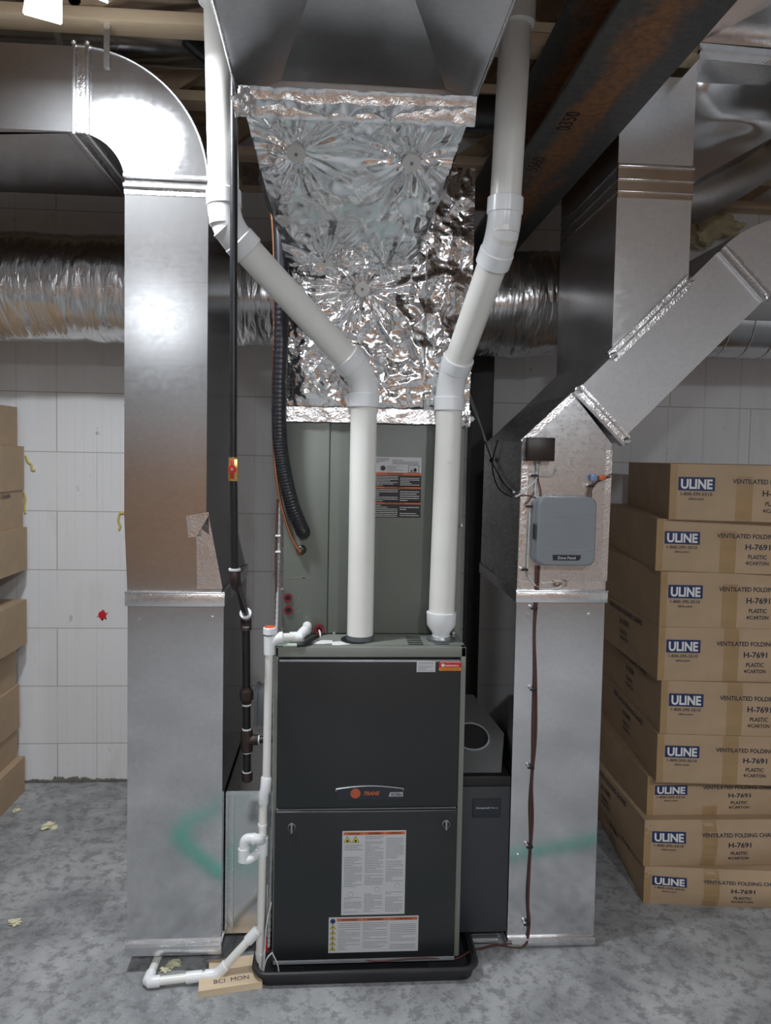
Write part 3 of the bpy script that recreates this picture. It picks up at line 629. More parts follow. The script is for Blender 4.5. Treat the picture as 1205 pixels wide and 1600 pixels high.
tz = 2.765
trunk = thing('supply_trunk', 'wide galvanized supply trunk overhead with a triangular creased underside', 'duct', (.14, -1.2, tz))
a0, a1 = onz(374, 140, tz), onz(744, 152, tz); far = .35
xl, xr = a0.x, a1.x; yj = (a0.y+a1.y)/2
A, B, C_ = onz(438, 140, tz-.004), onz(697, 154, tz-.004), onz(562, -150, tz-.004)
A.y = B.y = yj-.002; dz = .024; A.z = B.z = tz+dz
zc = tz-dz+2*dz*(C_.x-xl)/(A.x-xl); C_.z = zc; zr = A.z+(A.z-zc)/(B.x-C_.x)*(xr-B.x)
m = MB(); L0, L1 = V((xl, yj, tz-dz)), V((xl, -2.9, tz-dz)); R0, R1 = V((xr, yj, zr)), V((xr, -2.9, zr)); Ce = V((C_.x, -2.9, zc))
m.add([A, B, C_, L0, L1, R0, R1, Ce], [(0, 1, 2), (3, 0, 2, 7, 4), (1, 5, 6, 7, 2)])
up = V((0, 0, .25)); m.add([L0, L1, R1, R0, L0+up, L1+up, R1+up, R0+up], [(0, 1, 5, 4), (2, 3, 7, 6), (4, 5, 6, 7), (3, 0, 4, 7)])
m.build('trunk_body', galv('galvanized_trunk', .62, .30, .22, 3), trunk, 3)
for L_, z_ in ((xl, -dz), (xr, zr-tz)): MB().box((L_-.004, -2.9, tz+z_-.005), (L_+.004, yj, tz+z_+.005), .002).build('corner_seam', GB, trunk)

# ------------------------------------------------------------------ white pvc vents
PR = .0445
def vent(name, label, base, pts, Rr=PR):
    d = pts[-1]-pts[-2]; pts[-1] = pts[-2]+d*((ZC-.004-pts[-2].z)/d.z)       # up to the subfloor
    t = thing(name, label, 'vent pipe', base, 'white plastic furnace vents'); n = len(pts)
    segs = []
    for i in range(n-1):
        a, b = pts[i], pts[i+1]; MB().cyl(a, b, Rr, 36).build('pipe', PVC, t)
    for i in range(1, n-1):
        c = pts[i]; d0 = (pts[i-1]-c).normalized(); d1 = (pts[i+1]-c).normalized(); L = .058
        p0, p1 = c+d0*L, c+d1*L
        arc = [p0*(1-s)**2+c*2*s*(1-s)+p1*s*s for s in [k/10 for k in range(11)]]
        e = MB().tube(arc, Rr*1.09, 36).build('elbow', FIT, t)
        for p, d in ((p0, d0), (p1, d1)):
            MB().tube([p-d*.006, p-d*.002, p+d*.040, p+d*.042], [Rr*1.08, Rr*1.16, Rr*1.16, Rr*1.10], 36).build('hub', FIT, e)
    return t
lp_ = [at(562.5, 1006, .09), at(569.5, 590, .09), at(351, 352, -.14), at(340.5, -60, -.14)]
lp_[0].z = FZ1+.002
v1 = vent('vent_pipe', 'white plastic vent pipe in front of the coil, bending up to the left', lp_[0], lp_)
p = lp_[0]; MB().tube([p, p+V((0, 0, .018))], .0475, 36).build('rubber_collar', GASK, v1); MB().cyl(p+V((-.012, .0, -.001)), p+V((-.012, 0, .003)), .053, 32).build('opening_rim', BLACKP, v1)
p = at(338, 5, -.14); MB().tube([p+V((0, 0, -.004)), p, p+V((0, 0, .09))], [PR*1.06, PR*1.15, PR*1.15], 36).build('coupling', FIT, v1)
rp_ = [at(689, 1000, .10), at(704, 596, .10), at(787, 365, -.26), at(812, -60, -.30)]
rp_[0].z = FZ1+.068
v2 = vent('vent_pipe', 'white plastic vent pipe on a reducer at right, bending up toward the beam', (rp_[0].x, .10, FZ1), rp_)
p = rp_[0]; MB().tube([p+V((0, 0, .03)), p+V((0, 0, .028)), p+V((0, 0, -.015)), p+V((0, 0, -.042)), p+V((0, 0, -.066))], [PR*1.03, PR*1.16, PR*1.13, PR*.70, PR*.66], 36).build('reducer', FIT, v2)
b_ = V((p.x, p.y, FZ1)); MB().cyl(b_+V((0, 0, .001)), b_+V((0, 0, .006)), .050, 32).build('rubber_collar', GASK, v2); MB().tube([b_+V((0, 0, .006)), b_+V((0, 0, .014))], [.038, .034], 28).build('flange', SILV, v2)
p = at(808.5, 42, -.298); MB().tube([p, p+V((0, 0, .004)), p+V((0, 0, .2))], [PR*1.03, PR*1.13, PR*1.13], 36).build('coupling', PVC, v2)
p = at(701, 720, .10-PR); MB().cyl(p+V((0, .004, 0)), p+V((0, -.005, 0)), .005, 10).build('test_plug', FIT, v2)

# ------------------------------------------------------------------ black gas line
g = [at(368, 40, -.24), at(366.5, 718, -.24)]
t = thing('gas_pipe', 'black iron gas pipe with a red handled valve, in front of the left duct', 'gas pipe', at(386, 1222, .10))
gr = .0108
MB().cyl(at(366, 100, -.24), at(364.5, 720, -.24), gr, 16).build('pipe', BLK, t); MB().cyl(at(365, 745, -.24), at(366.5, 893, -.24), gr*1.05, 16).build('pipe', BLK, t)
c = at(364.7, 733, -.24); vb = MB().box(c+V((-.0135, -.013, -.031)), c+V((.0135, .013, .031)), .004).tube([c+V((0, 0, -.034)), c+V((0, 0, .034))], .0138, 10).build('valve_body', BRASS, t)
MB().box(c+V((-.005, -.024, -.027)), c+V((.005, -.020, .027)), .002).cyl(c+V((0, -.025, 0)), c+V((0, -.013, 0)), .0115, 16).build('valve_handle', RED, vb)
MB().cyl(c+V((0, -.028, 0)), c+V((0, -.025, 0)), .004, 8).build('handle_screw', STEELZ, vb)
e0, e1, e2 = at(366.8, 893, -.24), at(367.5, 908, -.24), at(385, 962, .02)
MB().tube(smooth([e0+V((0, 0, .004)), e1, e1+(e2-e1)*.14]), .0165, 16).build('elbow', IRON, t); MB().cyl(e0+V((0, 0, .003)), e0+V((0, 0, .009)), .0175, 16).build('thread_sealant', DOPE, t)
MB().cyl(e1, e2, gr*1.02, 16).build('pipe', BLK, t)
f0, f1 = at(384, 958, .06), at(386, 1222, .10); lr = .0133
low = lambda py: at(384.6+(py-958)*.006, py, .09)
MB().tube(smooth([e2, low(966), low(985)]), [.019, .019]+[.018]*11, 16).build('elbow', IRON, t); MB().cyl(e2+(e1-e2)*.05, e2+(e1-e2)*.09, .019, 16).build('thread_sealant', DOPE, t)
for a, b in ((980, 1075), (1100, 1140), (1175, 1208)): MB().cyl(low(a), low(b), lr, 16).build('pipe', BLK, t)
MB().tube([low(1074), low(1078), low(1079), low(1085), low(1093), low(1094), low(1099)], [.016, .018, .0225, .0235, .0225, .017, .016], 8).build('union', IRON, t)
MB().tube([low(1140), low(1143), low(1171), low(1174)], [.019, .020, .020, .019], 18).tube([low(1156), low(1156)+V((.038, 0, 0))], [.019, .017], 16).build('tee', IRON, t)
MB().cyl(low(1156)+V((.036, 0, 0)), V((FX0, low(1156).y, low(1156).z)), lr*.9, 14).build('branch_nipple', BLK, t)
MB().tube([low(1206), low(1209), low(1219), low(1221)], [.018, .019, .018, .014], 18).build('drip_cap', IRON, t)
for py in (979, 1101, 1139, 1175, 1206): MB().cyl(low(py-1), low(py+1), lr*1.18, 14).build('thread_sealant', DOPE, t)
MB().cyl(low(1156)+V((.037, 0, 0)), low(1156)+V((.043, 0, 0)), lr*1.1, 14).build('thread_sealant', DOPE, t)

# ------------------------------------------------------------------ refrigerant lines
Yl = .125
pl = [(404, 225), (417, 290), (427, 360), (429, 480), (427, 600), (428, 700), (436, 770), (447, 815), (459, 847), (470, 862)]
t = thing('copper_line', 'thin bare copper refrigerant line beside the black insulated one', 'copper pipe', at(468, 860, Yl+.03))
MB().tube(smooth([at(a, b, Yl+(.02 if b < 700 else .02)) for a, b in pl]), .0052, 10).tube([at(466, 864, Yl+.02), at(474, 858, CY-.01)], .008, 12).build('pipe', COPPER, t)
MB().ball(at(471, 859, CY-.02), .017, (1, .7, 1), 3).build('rubber_grommet', GLUEB, t)
for py, px in ((520, 428.6), (640, 427.5)): p = at(px, py, Yl+.02); MB().ring(p+V((0, 0, -.003)), p+V((0, 0, .003)), .005, .0075, 12).build('cable_tie', WIREK, t)
pl = [(418, 235), (434, 300), (440, 400), (440, 500), (437, 600), (437, 680), (444, 735), (457, 790), (474, 832)]
t = thing('insulated_line', 'black ribbed foam insulated suction line entering the coil cabinet', 'insulated pipe', at(476, 835, Yl))
pts = smooth([at(a, b, Yl if b < 800 else CY-.03) for a, b in pl], 40)
rs = [.0245*(1+(.035*math.sin(i*1.9) if i > 100 else 0)) for i in range(len(pts))]
MB().tube(pts, rs, 18).build('foam_sleeve', plain('black_foam', (.010, .010, .013), .35, 0, .3, 40), t)
p = pts[-1]; MB().ball(p, .0255, (1, .9, .9), 2).build('tape_wrap', BLK, t)

# ------------------------------------------------------------------ condensate drain
t = thing('condensate_drain', 'white plastic condensate drain with an orange topped cap beside the furnace', 'drain pipe', at(408, 1508, .0))
pr = .0135; Yd = -.0
dd = lambda px, py: at(px, py, Yd)
for a, b in (((420.5, 1020), (416.5, 1215)), ((411.5, 1250), (410, 1312)), ((410, 1330), (405.5, 1515))): MB().cyl(dd(*a), dd(*b), pr, 18).build('pipe', PVC, t)
MB().tube([dd(421, 993), dd(421, 1022)], .0185, 18).tube(smooth([dd(421, 1010), dd(428, 1000), dd(440, 996)]), .0165, 16).tube([dd(436, 996), dd(442, 996)], .0185, 18).build('tee', FIT, t)
MB().tube([dd(421, 991), dd(421, 990), dd(421.3, 981), dd(421.3, 980)], [.019, .021, .021, .019], 20).build('cap', FIT, t); MB().cyl(dd(421.3, 981), dd(421.3, 979), .0165, 20).build('cap_insert', CAPO, t)
c0 = at(480, 978, CY-.012); c1 = V((c0.x, Yd+.04, at(480, 994, Yd+.04).z))
arc = smooth([c0, c0+V((0, -.05, -.005)), V((c0.x-.004, Yd+.07, c1.z+.012)), V((c0.x-.022, Yd+.03, c1.z))])
MB().tube(arc, .0165, 18).build('elbow', FIT, t); MB().tube([arc[-1]+V((.01, 0, 0)), arc[-1]+V((-.03, -.006, 0))], .0175, 18).build('hub', FIT, t)
MB().cyl(arc[-1], dd(438, 996), pr, 18).build('pipe', PVC, t)
MB().tube([dd(416.5, 1213), dd(416.3, 1215), dd(415, 1233), dd(412.5, 1238), dd(411.5, 1255), dd(411.5, 1257)], [.015, .0178, .0178, .0172, .0172, .015], 18).build('offset_coupling', FIT, t)
MB().tube([dd(410.5, 1287), dd(410.4, 1291)], .0155, 18).build('socket_ring', FIT, t); MB().tube([dd(406.5, 1486), dd(406.3, 1490)], .0158, 18).build('socket_ring', FIT, t)
# side trap
Yt = -.035
tp = lambda px, py: at(px, py, Yt)
MB().tube([dd(410.5, 1308), dd(409.5, 1336)], .0185, 18).build('tee', FIT, t)
MB().tube(smooth([dd(410, 1314), tp(404, 1311), tp(388, 1310), tp(382, 1315), tp(381, 1330), tp(381, 1341)]), .0155, 18).tube(smooth([tp(381, 1338), tp(383, 1343), tp(392, 1341), dd(405, 1332)]), .0150, 18).build('trap_bend', FIT, t)
for a, b in (((394, 1310.5), (399, 1311)), ((381, 1325), (381, 1345))): MB().cyl(tp(*a), tp(*b), .0185, 18).build('trap_hub', FIT, t)
# drain running over the floor
t = thing('floor_drain_pipe', 'white plastic drain pipe lying on the floor under the left duct', 'drain pipe', onz(300, 1530, .0))
zf = .030
k0, k1, k2, k3 = onz(238, 1495, zf), onz(230, 1535, zf-.012), onz(337, 1521, zf-.012), at(404, 1452, -.02)
k1.z = k2.z = .019; k0 = V((k1.x+.03, .15, .03)); 
k1 = onz(230, 1535, .019); k2 = onz(340, 1522, .022); k0 = V((k1.x+.012, .16, .022))
for a, b in ((k0, k1), (k1, k2), (k2, k3)): MB().cyl(a, b, pr, 18).build('pipe', PVC, t)
for c, a, b in ((k1, k0, k2), (k2, k1, k3)):
    da, db = (a-c).normalized(), (b-c).normalized()
    MB().tube([c+da*.040, c+da*.020, c+da*.008, c+db*.008, c+db*.020, c+db*.040], .0178, 18).build('elbow', FIT, t)
d_ = (k3-k2).normalized(); MB().cyl(k3-d_*.05, k3-d_*.005, .0178, 18).build('hub', FIT, t)
MB().tube([k2+(k1-k2).normalized()*.05, k2+(k1-k2).normalized()*.10], .0178, 18).build('hub', FIT, t)

# ------------------------------------------------------------------ drip pan
t = thing('drip_pan', 'black plastic drip pan on the floor under the furnace', 'drip pan', ((FX0+FX1)/2+.02, .33, 0))
x0, x1, y0, y1 = onz(394, 1545, 0).x+.002, onz(747, 1534, 0).x, onz(570, 1540, 0).y, .76
def rr_(x0, x1, y0, y1, r, n=6):
    return [(cx_+r*math.cos(R(a+90*k/n)), cy_+r*math.sin(R(a+90*k/n))) for cx_, cy_, a in ((x1-r, y1-r, 0), (x0+r, y1-r, 90), (x0+r, y0+r, 180), (x1-r, y0+r, 270)) for k in range(n+1)]
lo, hi = rr_(x0+.012, x1-.012, y0+.012, y1-.012, .04), rr_(x0, x1, y0, y1, .045); lin, hin = rr_(x0+.02, x1-.02, y0+.02, y1-.02, .035), rr_(x0+.012, x1-.012, y0+.012, y1-.012, .04)
n = len(lo); PH = .046
m = MB(); m.add([(a, b, 0) for a, b in lo]+[(a, b, PH) for a, b in hi]+[(a, b, PH) for a, b in hin]+[(a, b, .008) for a, b in lin], [(i, (i+1) % n, (i+1) % n+n, i+n) for i in range(n)]+[(i+n, (i+1) % n+n, (i+1) % n+2*n, i+2*n) for i in range(n)]+[(i+2*n, (i+1) % n+2*n, (i+1) % n+3*n, i+3*n) for i in range(n)]+[tuple(range(3*n, 4*n)), tuple(range(n-1, -1, -1))])
pan = m.build('pan', PANP, t); m = MB(); m.tube([(a, b, PH) for a, b in hi]+[(hi[0][0], hi[0][1], PH)], .008, 10, False).build('rim', PANP, t)
m = MB()
for k in range(12): m.box((x0+.05, y0+.03+k*.012, .008), (x0+.16, y0+.034+k*.012, .016))
m.build('ribs', PANP, t); m = MB()
for k in range(12): m.box((x1-.16, y0+.03+k*.012, .008), (x1-.05, y0+.034+k*.012, .016))
m.build('ribs', PANP, t)
fp = []
for i, (x, y) in enumerate(((FX0+.06, .06), (FX1-.06, .06), (FX0+.06, .62), (FX1-.06, .62))):
    o = MB().box((x-.045, y-.045, .008), (x+.045, y+.045, FZ0), .004).build('support_block', BLACKP); tag(o, ['black support block under the front left corner of the furnace', 'black support block under the front right corner of the furnace', 'black support block under the rear left corner of the furnace', 'black support block under the rear right corner of the furnace'][i], 'support block', 'support blocks in the drip pan')
# lumber scraps beside the pan
def slabw(name, lab, c, L, ang, z0, h, w_=.089, mark=False):
    a = R(ang); ux = V((math.cos(a), math.sin(a), 0)); uy = V((-math.sin(a), math.cos(a), 0)); c = V(c)
    q = [c-ux*L/2-uy*w_/2, c+ux*L/2-uy*w_/2, c+ux*L/2+uy*w_/2, c-ux*L/2+uy*w_/2]
    o = MB().add([V((p.x, p.y, z0)) for p in q]+[V((p.x, p.y, z0+h)) for p in q], [(3, 2, 1, 0), (4, 5, 6, 7), (0, 1, 5, 4), (1, 2, 6, 5), (2, 3, 7, 6), (3, 0, 4, 7)])
    tt = thing(name, lab, 'wood block', (c.x, c.y, z0), 'pine scraps beside the drip pan'); o.build('block', PINE, tt)
    if mark:
        fc = Face((c.x, c.y, z0+h), ux, uy); m = MB(); fc.text(m, 'BCI', -.035, -.012, .018, 0, .001); fc.text(m, 'MON', .030, -.012, .018, 0, .001); m.build('stamped_ink', INK, tt)
p = onz(358, 1541, .02); slabw('wood_block', 'stamped pine block on the floor left of the drip pan, nearest the camera', (p.x, p.y+.03, 0), .20, 10, .0, .022, .07, True)
p = onz(365, 1516, .03); slabw('wood_block', 'pine block behind the stamped one, under the plastic drain pipe', (p.x+.0, p.y+.04, 0), .17, 10, .0, .026, .06)
for px, py, r_, lb in ((271, 1507, .016, 'larger crumb of pale foam on the floor under the left duct'), (258, 1514, .012, 'smaller crumb of pale foam on the floor under the left duct'), (77, 1292, .022, 'largest pale foam scrap on the open floor before the left cartons'), (26, 1266, .013, 'small pale foam scrap on the floor beside the lowest left carton'), (24, 1442, .016, 'pale foam scrap on the floor at the left edge of the photo')):
    p = onz(px, py, .006); tag(MB().ball((p.x, p.y, r_*.5), r_, (1.3, .9, .55), 3, .5, px).build('foam_scrap', FOAMB), lb, 'foam scrap', 'foam crumbs on the concrete')
# red spray dot and expanding foam strings on the wall
p = at(160, 961, WY-.001); m = MB(); Face((p.x, WY, p.z), (1, 0, 0), (0, 0, 1)).disc(m, 0, 0, .021, .002, 18)
for k in range(14): a = rng.uniform(0, 6.28); Face((p.x, WY, p.z), (1, 0, 0), (0, 0, 1)).disc(m, .026*math.cos(a), .024*math.sin(a), rng.uniform(.002, .005), .0018, 6)
tag(m.build('paint_mark', REDSPRAY), 'round red spray paint dot on the white foam wall', 'paint mark')
for pts, lb in (([(40, 712), (44, 722), (49, 726), (50, 734), (55, 735)], 'yellow foam string on the wall by the second highest left carton'), ([(37, 770), (40, 780), (38, 792), (40, 802)], 'yellow foam string on the wall by the third highest left carton'), ([(194, 802), (187, 803), (185, 815), (188, 822), (186, 828)], 'yellow foam string on the wall touching the left duct edge')):
    tag(MB().tube(smooth([at(a, b, WY-.004) for a, b in pts]), .006, 8).build('foam_string', plain('yellow_foam_string', (.60, .48, .14), .8)), lb, 'foam string', 'squeezed out foam strings')

# ------------------------------------------------------------------ junction box, white conduit on the furnace side
t = thing('junction_box', 'grey electrical box on the left side of the furnace behind the drain', 'junction box', at(405, 1133, .25))
a, b = at(399, 1131, .22), at(421, 1078, .22)
MB().box((a.x, .20, a.z), (FX0, .30, b.z), .004).build('box_body', GREYP, t); MB().box((a.x-.004, .196, a.z-.004), (a.x+.010, .304, b.z+.004), .003).build('box_cover', GREYP, t)
t = thing('flexible_conduit', 'thin ribbed white conduit running down the left edge of the coil cabinet', 'conduit', at(436, 980, .17))
pts = smooth([at(437, 770, .17), at(436, 850, .17), at(434, 920, .17), at(432, 985, .1), at(430, 1012, .02), at(428, 1100, .01), at(427, 1250, .01), at(422, 1400, .01), at(420, 1480, -.01)], 30)
MB().tube(pts, [.0048*(1+.22*math.sin(i*1.7)) for i in range(len(pts))], 8).build('ribbed_sleeve', plain('grey_conduit', (.35, .35, .34), .4), t)
MB().tube(smooth([at(433.5, 780, .165), at(431, 860, .165), at(431.5, 940, .165), at(431, 985, .165)]), .0035, 8).build('brown_wire', WIREB, t)
for py in (837, 862): p = at(436, py, .165); MB().box(p+V((-.012, -.008, -.003)), p+V((.006, .008, .003)), .001).build('cable_tie', FIT, t)
t = thing('low_voltage_leads', 'thin white leads looping into the drip pan at the lower left furnace corner', 'wire', at(420, 1480, -.02))
for pts in ([(424, 1410), (416, 1450), (413, 1500), (408, 1525)], [(426, 1488), (416, 1500), (411, 1524)], [(426, 1490), (434, 1508), (436, 1524)]): MB().tube(smooth([at(a, b, -.03) for a, b in pts]), .0022, 6).build('lead', WIREW, t)
p = at(417, 1473, .02); MB().box((p.x-.006, .0, p.z-.02), (p.x+.008, .02, p.z+.02), .002).build('red_tag', RED, t)
o = MB().box((p.x-.002, .02, p.z+.02), (p.x+.002, .022, p.z+.2)).build('lead', WIREW, t)
t = thing('sensor_probe', 'small pale green float switch and black lead lying on the furnace top', 'sensor', onz(445, 1012, FZ1))
a, b = onz(432, 1008, FZ1+.006), onz(464, 1008, FZ1+.006); MB().tube([a, a*.7+b*.3, a*.69+b*.31, b], [.003, .003, .0055, .0055], 10).build('probe', plain('pale_green_plastic', (.45, .55, .45), .4), t)
MB().tube(smooth([b, onz(478, 1005, FZ1+.010), onz(490, 998, FZ1+.012), onz(497, 994, FZ1+.014)]), .0075, 10).build('black_lead', WIREK, t)

# ------------------------------------------------------------------ right duct with wye
RY0, RY1 = .10, .74
rq = lambda px, py: xz(px, py, RY0)
RB = at(860, 1470, RY0).z
t = rd = thing('wye_duct', 'galvanized duct with a wye branch carrying the grey zone panel at right', 'duct', (.79, .42, RB))
rx0, rx1 = at(800, 1200, RY0).x, at(936.5, 1200, RY0).x; zs = at(873, 932, RY0).z
MB().prism([(rx0, RB), (rx1, RB), (rx1, zs), (rx0, zs)], RY0, RY1).build('lower_box', GS, t)
W1, W2, W3, W4 = rq(805, 930), (rx0+.004, rq(818, 690)[1]), rq(896, 616), (rx1+.006, rq(957, 694)[1])
MB().prism([(rx0, zs), W2, W3, W4, (rx1, zs)], RY0, RY1).build('wye_body', galv('galvanized_wye', .72, .28, .06, 2, wide=.25), t)
D1, D2 = V((W3[0], 0, W3[1])), V((W4[0]+.016, 0, W4[1]-.004)); E1, E2 = V((*rq(1128, 388)[:1], 0, rq(1128, 388)[1])), V((rq(1204, 472)[0], 0, rq(1204, 472)[1]))
wd = (D2-D1).length; ax = (E1-D1).normalized(); pn = V((ax.z, 0, -ax.x)); Ln = (E1-D1).length
D2 = D1+pn*wd; E1 = D1+ax*Ln; E2 = E1+pn*wd
MB().prism([(p.x, p.z) for p in (D1, E1, E2, D2)], RY0, RY1).build('diagonal_branch', GR, t)
Cc = E2+pn*.16; a0 = math.atan2(-pn.z, -pn.x); k = 14; a1 = R(90); el = []
arcp = lambda r_: [(Cc.x+r_*math.cos(a0+(a1-a0)*i/k), Cc.z+r_*math.sin(a0+(a1-a0)*i/k)) for i in range(k+1)]
MB().prism(arcp(.16)+arcp(.16+wd)[::-1], RY0, RY1).build('elbow', GR, t)
MB().prism([(Cc.x, Cc.z+.16), (Cc.x, Cc.z+.16+wd), (Cc.x+1.2, Cc.z+.16+wd), (Cc.x+1.2, Cc.z+.16)], RY0, RY1).build('horizontal_run', GR, t)
vx0, vx1 = at(961, 420, RY0).x, at(1079.5, 360, RY0).x; vzt = 3.03
def online(x): s = (x-D1.x)/ax.x; return D1.z+ax.z*s
MB().prism([(vx0, online(vx0)), (vx1, online(vx1)), (vx1, vzt), (vx0, vzt)], RY0+.002, RY1).build('vertical_branch', GR, t)
def cleat(a, b, w_, th, off=0., mat=TAPE, name='cleat_band'):     # a raised band along a line of the front face
    a, b = V((a[0], 0, a[1])), V((b[0], 0, b[1])); d = (b-a).normalized(); n = V((-d.z, 0, d.x)); a = a+n*off; b = b+n*off
    MB().prism([((a+n*w_).x, (a+n*w_).z), ((b+n*w_).x, (b+n*w_).z), ((b-n*w_).x, (b-n*w_).z), ((a-n*w_).x, (a-n*w_).z)], RY0-th, RY0+.02).build(name, mat, t)
tup = lambda p: (p.x, p.z)
cleat(tup(D1+ax*.022-pn*.004), tup(D2+ax*.022+pn*.012), .020, .010); cleat(tup(D1+ax*.004-pn*.006), tup(D2+ax*.004+pn*.014), .005, .016, 0, GB, 'cleat_edge'); cleat(tup(D1+ax*.03), tup(D2+ax*.03), .003, .014, 0, GB, 'cleat_edge')
cleat(tup(E1), tup(E2), .022, .008); cleat(tup(E1-ax*.016), tup(E2-ax*.016), .006, .015, 0, GB, 'cleat_edge'); cleat(tup(E1+ax*.01), tup(E2+ax*.01), .004, .014, 0, GB, 'cleat_edge')
b0, b1 = (vx0-.004, online(vx0-.004)), (vx1+.004, online(vx1+.004))
cleat(b0, b1, .022, .008); cleat(b0, b1, .004, .016, .0, GB, 'cleat_edge'); cleat(b0, b1, .003, .012, .02, GB, 'cleat_edge')
for py, w_ in ((262, .004), (283, .003), (302, .003)):
    z_ = rq(1020, py)[1]; MB().box((vx0-.003, RY0-.012, z_-w_), (vx1+.003, RY1, z_+w_), .002).build('cleat_edge', GB, t)
z_ = rq(1020, 283)[1]; MB().box((vx0-.001, RY0-.004, z_-.06), (vx1+.001, RY0+.01, z_+.055)).build('tape_strip', plain('foil_tape_tan_reflection', (.62, .52, .42), .25, 1, .1), t)  # tan reflection of the room put into the tape colour
MB().box((rx0-.006, RY0-.014, zs-.020), (rx1+.006, RY1, zs+.020), .004).build('cleat_band', TAPE, t); MB().box((rx0-.007, RY0-.017, zs+.018), (rx1+.007, RY1, zs+.024), .002).build('cleat_edge', GB, t)
for a, b, n_ in (((rx0+.010, zs+.056), (W2[0]+.008, W2[1]-.01), 0), (W2, W3, 0), ((rx1-.010, zs+.056), (W4[0]-.012, W4[1]-.02), 0)):
    cleat(a, b, .011, .0015, -.004 if n_ == 0 else 0, TAPE, 'tape_strip')
MB().box((rx0+.01, RY0-.0015, zs+.026), (rx1-.01, RY0+.004, zs+.052)).build('tape_strip', TAPE, t)
MB().box((rx0-.003, RY0-.012, RB-.012), (rx1+.003, RY1, RB+.012), .003).build('bottom_flange', GB, t); MB().box((rx0-.001, RY0-.0135, RB+.010), (rx1+.001, RY0+.01, RB+.018), .002).build('tape_strip', TAPE, t)
for px, py in ((826, 962), (921, 961), (810, 1337)): p = at(px, py, RY0); MB().cyl(p+V((0, .01, 0)), p+V((0, -.007, 0)), .0065, 8).build('screw', STEELZ, t)
for c in (D1+ax*.02, D2+ax*.02+pn*.01, E2, V((vx0, 0, online(vx0))), V((vx1, 0, online(vx1)))): MB().ball((c.x, RY0-.008, c.z), .013, (1, .6, 1), 2, .4, c.x).build('crumpled_tape', TAPE, t)
# upper transition bulging right, round takeoff and trunk above
q = [at(1082, 285, .11), at(1082, 92, .11), at(1225, 100, -.04), at(1225, 205, .22)]
def dent(u, v):
    p = (q[0]*(1-u)+q[3]*u)*(1-v)+(q[1]*(1-u)+q[2]*u)*v
    return p+V((0, 1, 0))*(.055*math.sin(math.pi*u)*math.sin(math.pi*v)+.05*mnoise.noise(V((u*2.2, v*2.4, .7)))*math.sin(math.pi*v))
m = MB(); m.grid(dent, 40, 40); m.build('dented_panel', GD, t, 80)
m = MB(); bk_ = [p+V((0, .5, 0)) for p in q]; m.add(q+bk_, [(0, 4, 7, 3), (1, 2, 6, 5), (4, 5, 6, 7), (3, 7, 6, 2), (0, 1, 5, 4)]); m.build('transition_shell', G, t)
a, b = at(1094, 79, -.02), at(1230, 92, -.06)
def band(a, b, w_, th, name, mat): MB().add([a+V((0, 0, w_)), b+V((0, 0, w_)), b-V((0, 0, w_)), a-V((0, 0, w_)), a+V((0, th, w_)), b+V((0, th, w_)), b+V((0, th, -w_)), a+V((0, th, -w_))], [(0, 3, 2, 1), (4, 5, 6, 7), (0, 1, 5, 4), (3, 7, 6, 2), (0, 4, 7, 3), (1, 2, 6, 5)]).build(name, mat, t)
band(a, b, .025, .5, 'flange_band', TAPE); band(a+V((0, -.006, 0)), b+V((0, -.006, 0)), .005, .02, 'flange_edge', GB)
P0, P1, P2, P3 = at(1094, 66, -.02), at(1230, 78, -.06), at(1230, -5, -.35), at(1150, -60, -.45)
P4 = at(1060, -60, -.2)
MB().add([P0, P1, P2, P3, P4], [(0, 1, 2), (0, 2, 3, 4)]).add([P0, P1, P1+V((0, .4, .1)), P0+V((0, .4, .1))], [(0, 3, 2, 1)]).build('upper_panel', GL, t, 5)
p = at(1082, 309, .43); MB().tube([V((1.12, .42, p.z-.05)), p, at(1150, 272, .62), at(1225, 228, .78), at(1300, 190, .95)], [.098, .098, .094, .09, .09], 32).build('round_takeoff', galv('galvanized_takeoff', .72, .42, .1, 4), t)
tag(MB().tube([at(1086, 362, 1.41), at(1110, 352, 1.41), at(1140, 350, 1.41)], [.05, .075, .05], 14).ball(at(1095, 362, 1.41), .075, (1.4, .7, .9), 3, .4, 2).ball(at(1130, 356, 1.41), .07, (1.3, .7, .7), 3, .4, 5).build('insulation_batt', INSUL), 'yellowish insulation batt stuffed between the ceiling framing at right', 'insulation')

# ------------------------------------------------------------------ round metal pipe in the truss bay at left
t = thing('truss_bay_pipe', 'dark round metal pipe overhead between trusses behind the left elbow', 'duct', (-1.2, .29, 3.10))
MB().cyl((-3.4, .30, 3.205), (-.14, .30, 3.205), .125, 36).build('pipe_wall', GL, t)
for x in (-.95, -.42): MB().ring((x-.01, .30, 3.205), (x+.01, .30, 3.205), .124, .130, 36).build('bead', GB, t)
tag(MB().tube(smooth([at(290, 62, .15), at(308, 78, .18), at(325, 92, .2), at(345, 120, .24)]), .022, 10).build('black_hose', BLACKP), 'short black hose behind the left vent pipe near the ceiling', 'hose')
tag(MB().cyl((.40, .34, 2.985), (.615, .34, 2.985), .065, 28).build('black_pipe', plain('black_pipe_plastic', (.02, .02, .022), .35)), 'dark round pipe under the trusses behind the right vent pipe', 'pipe')

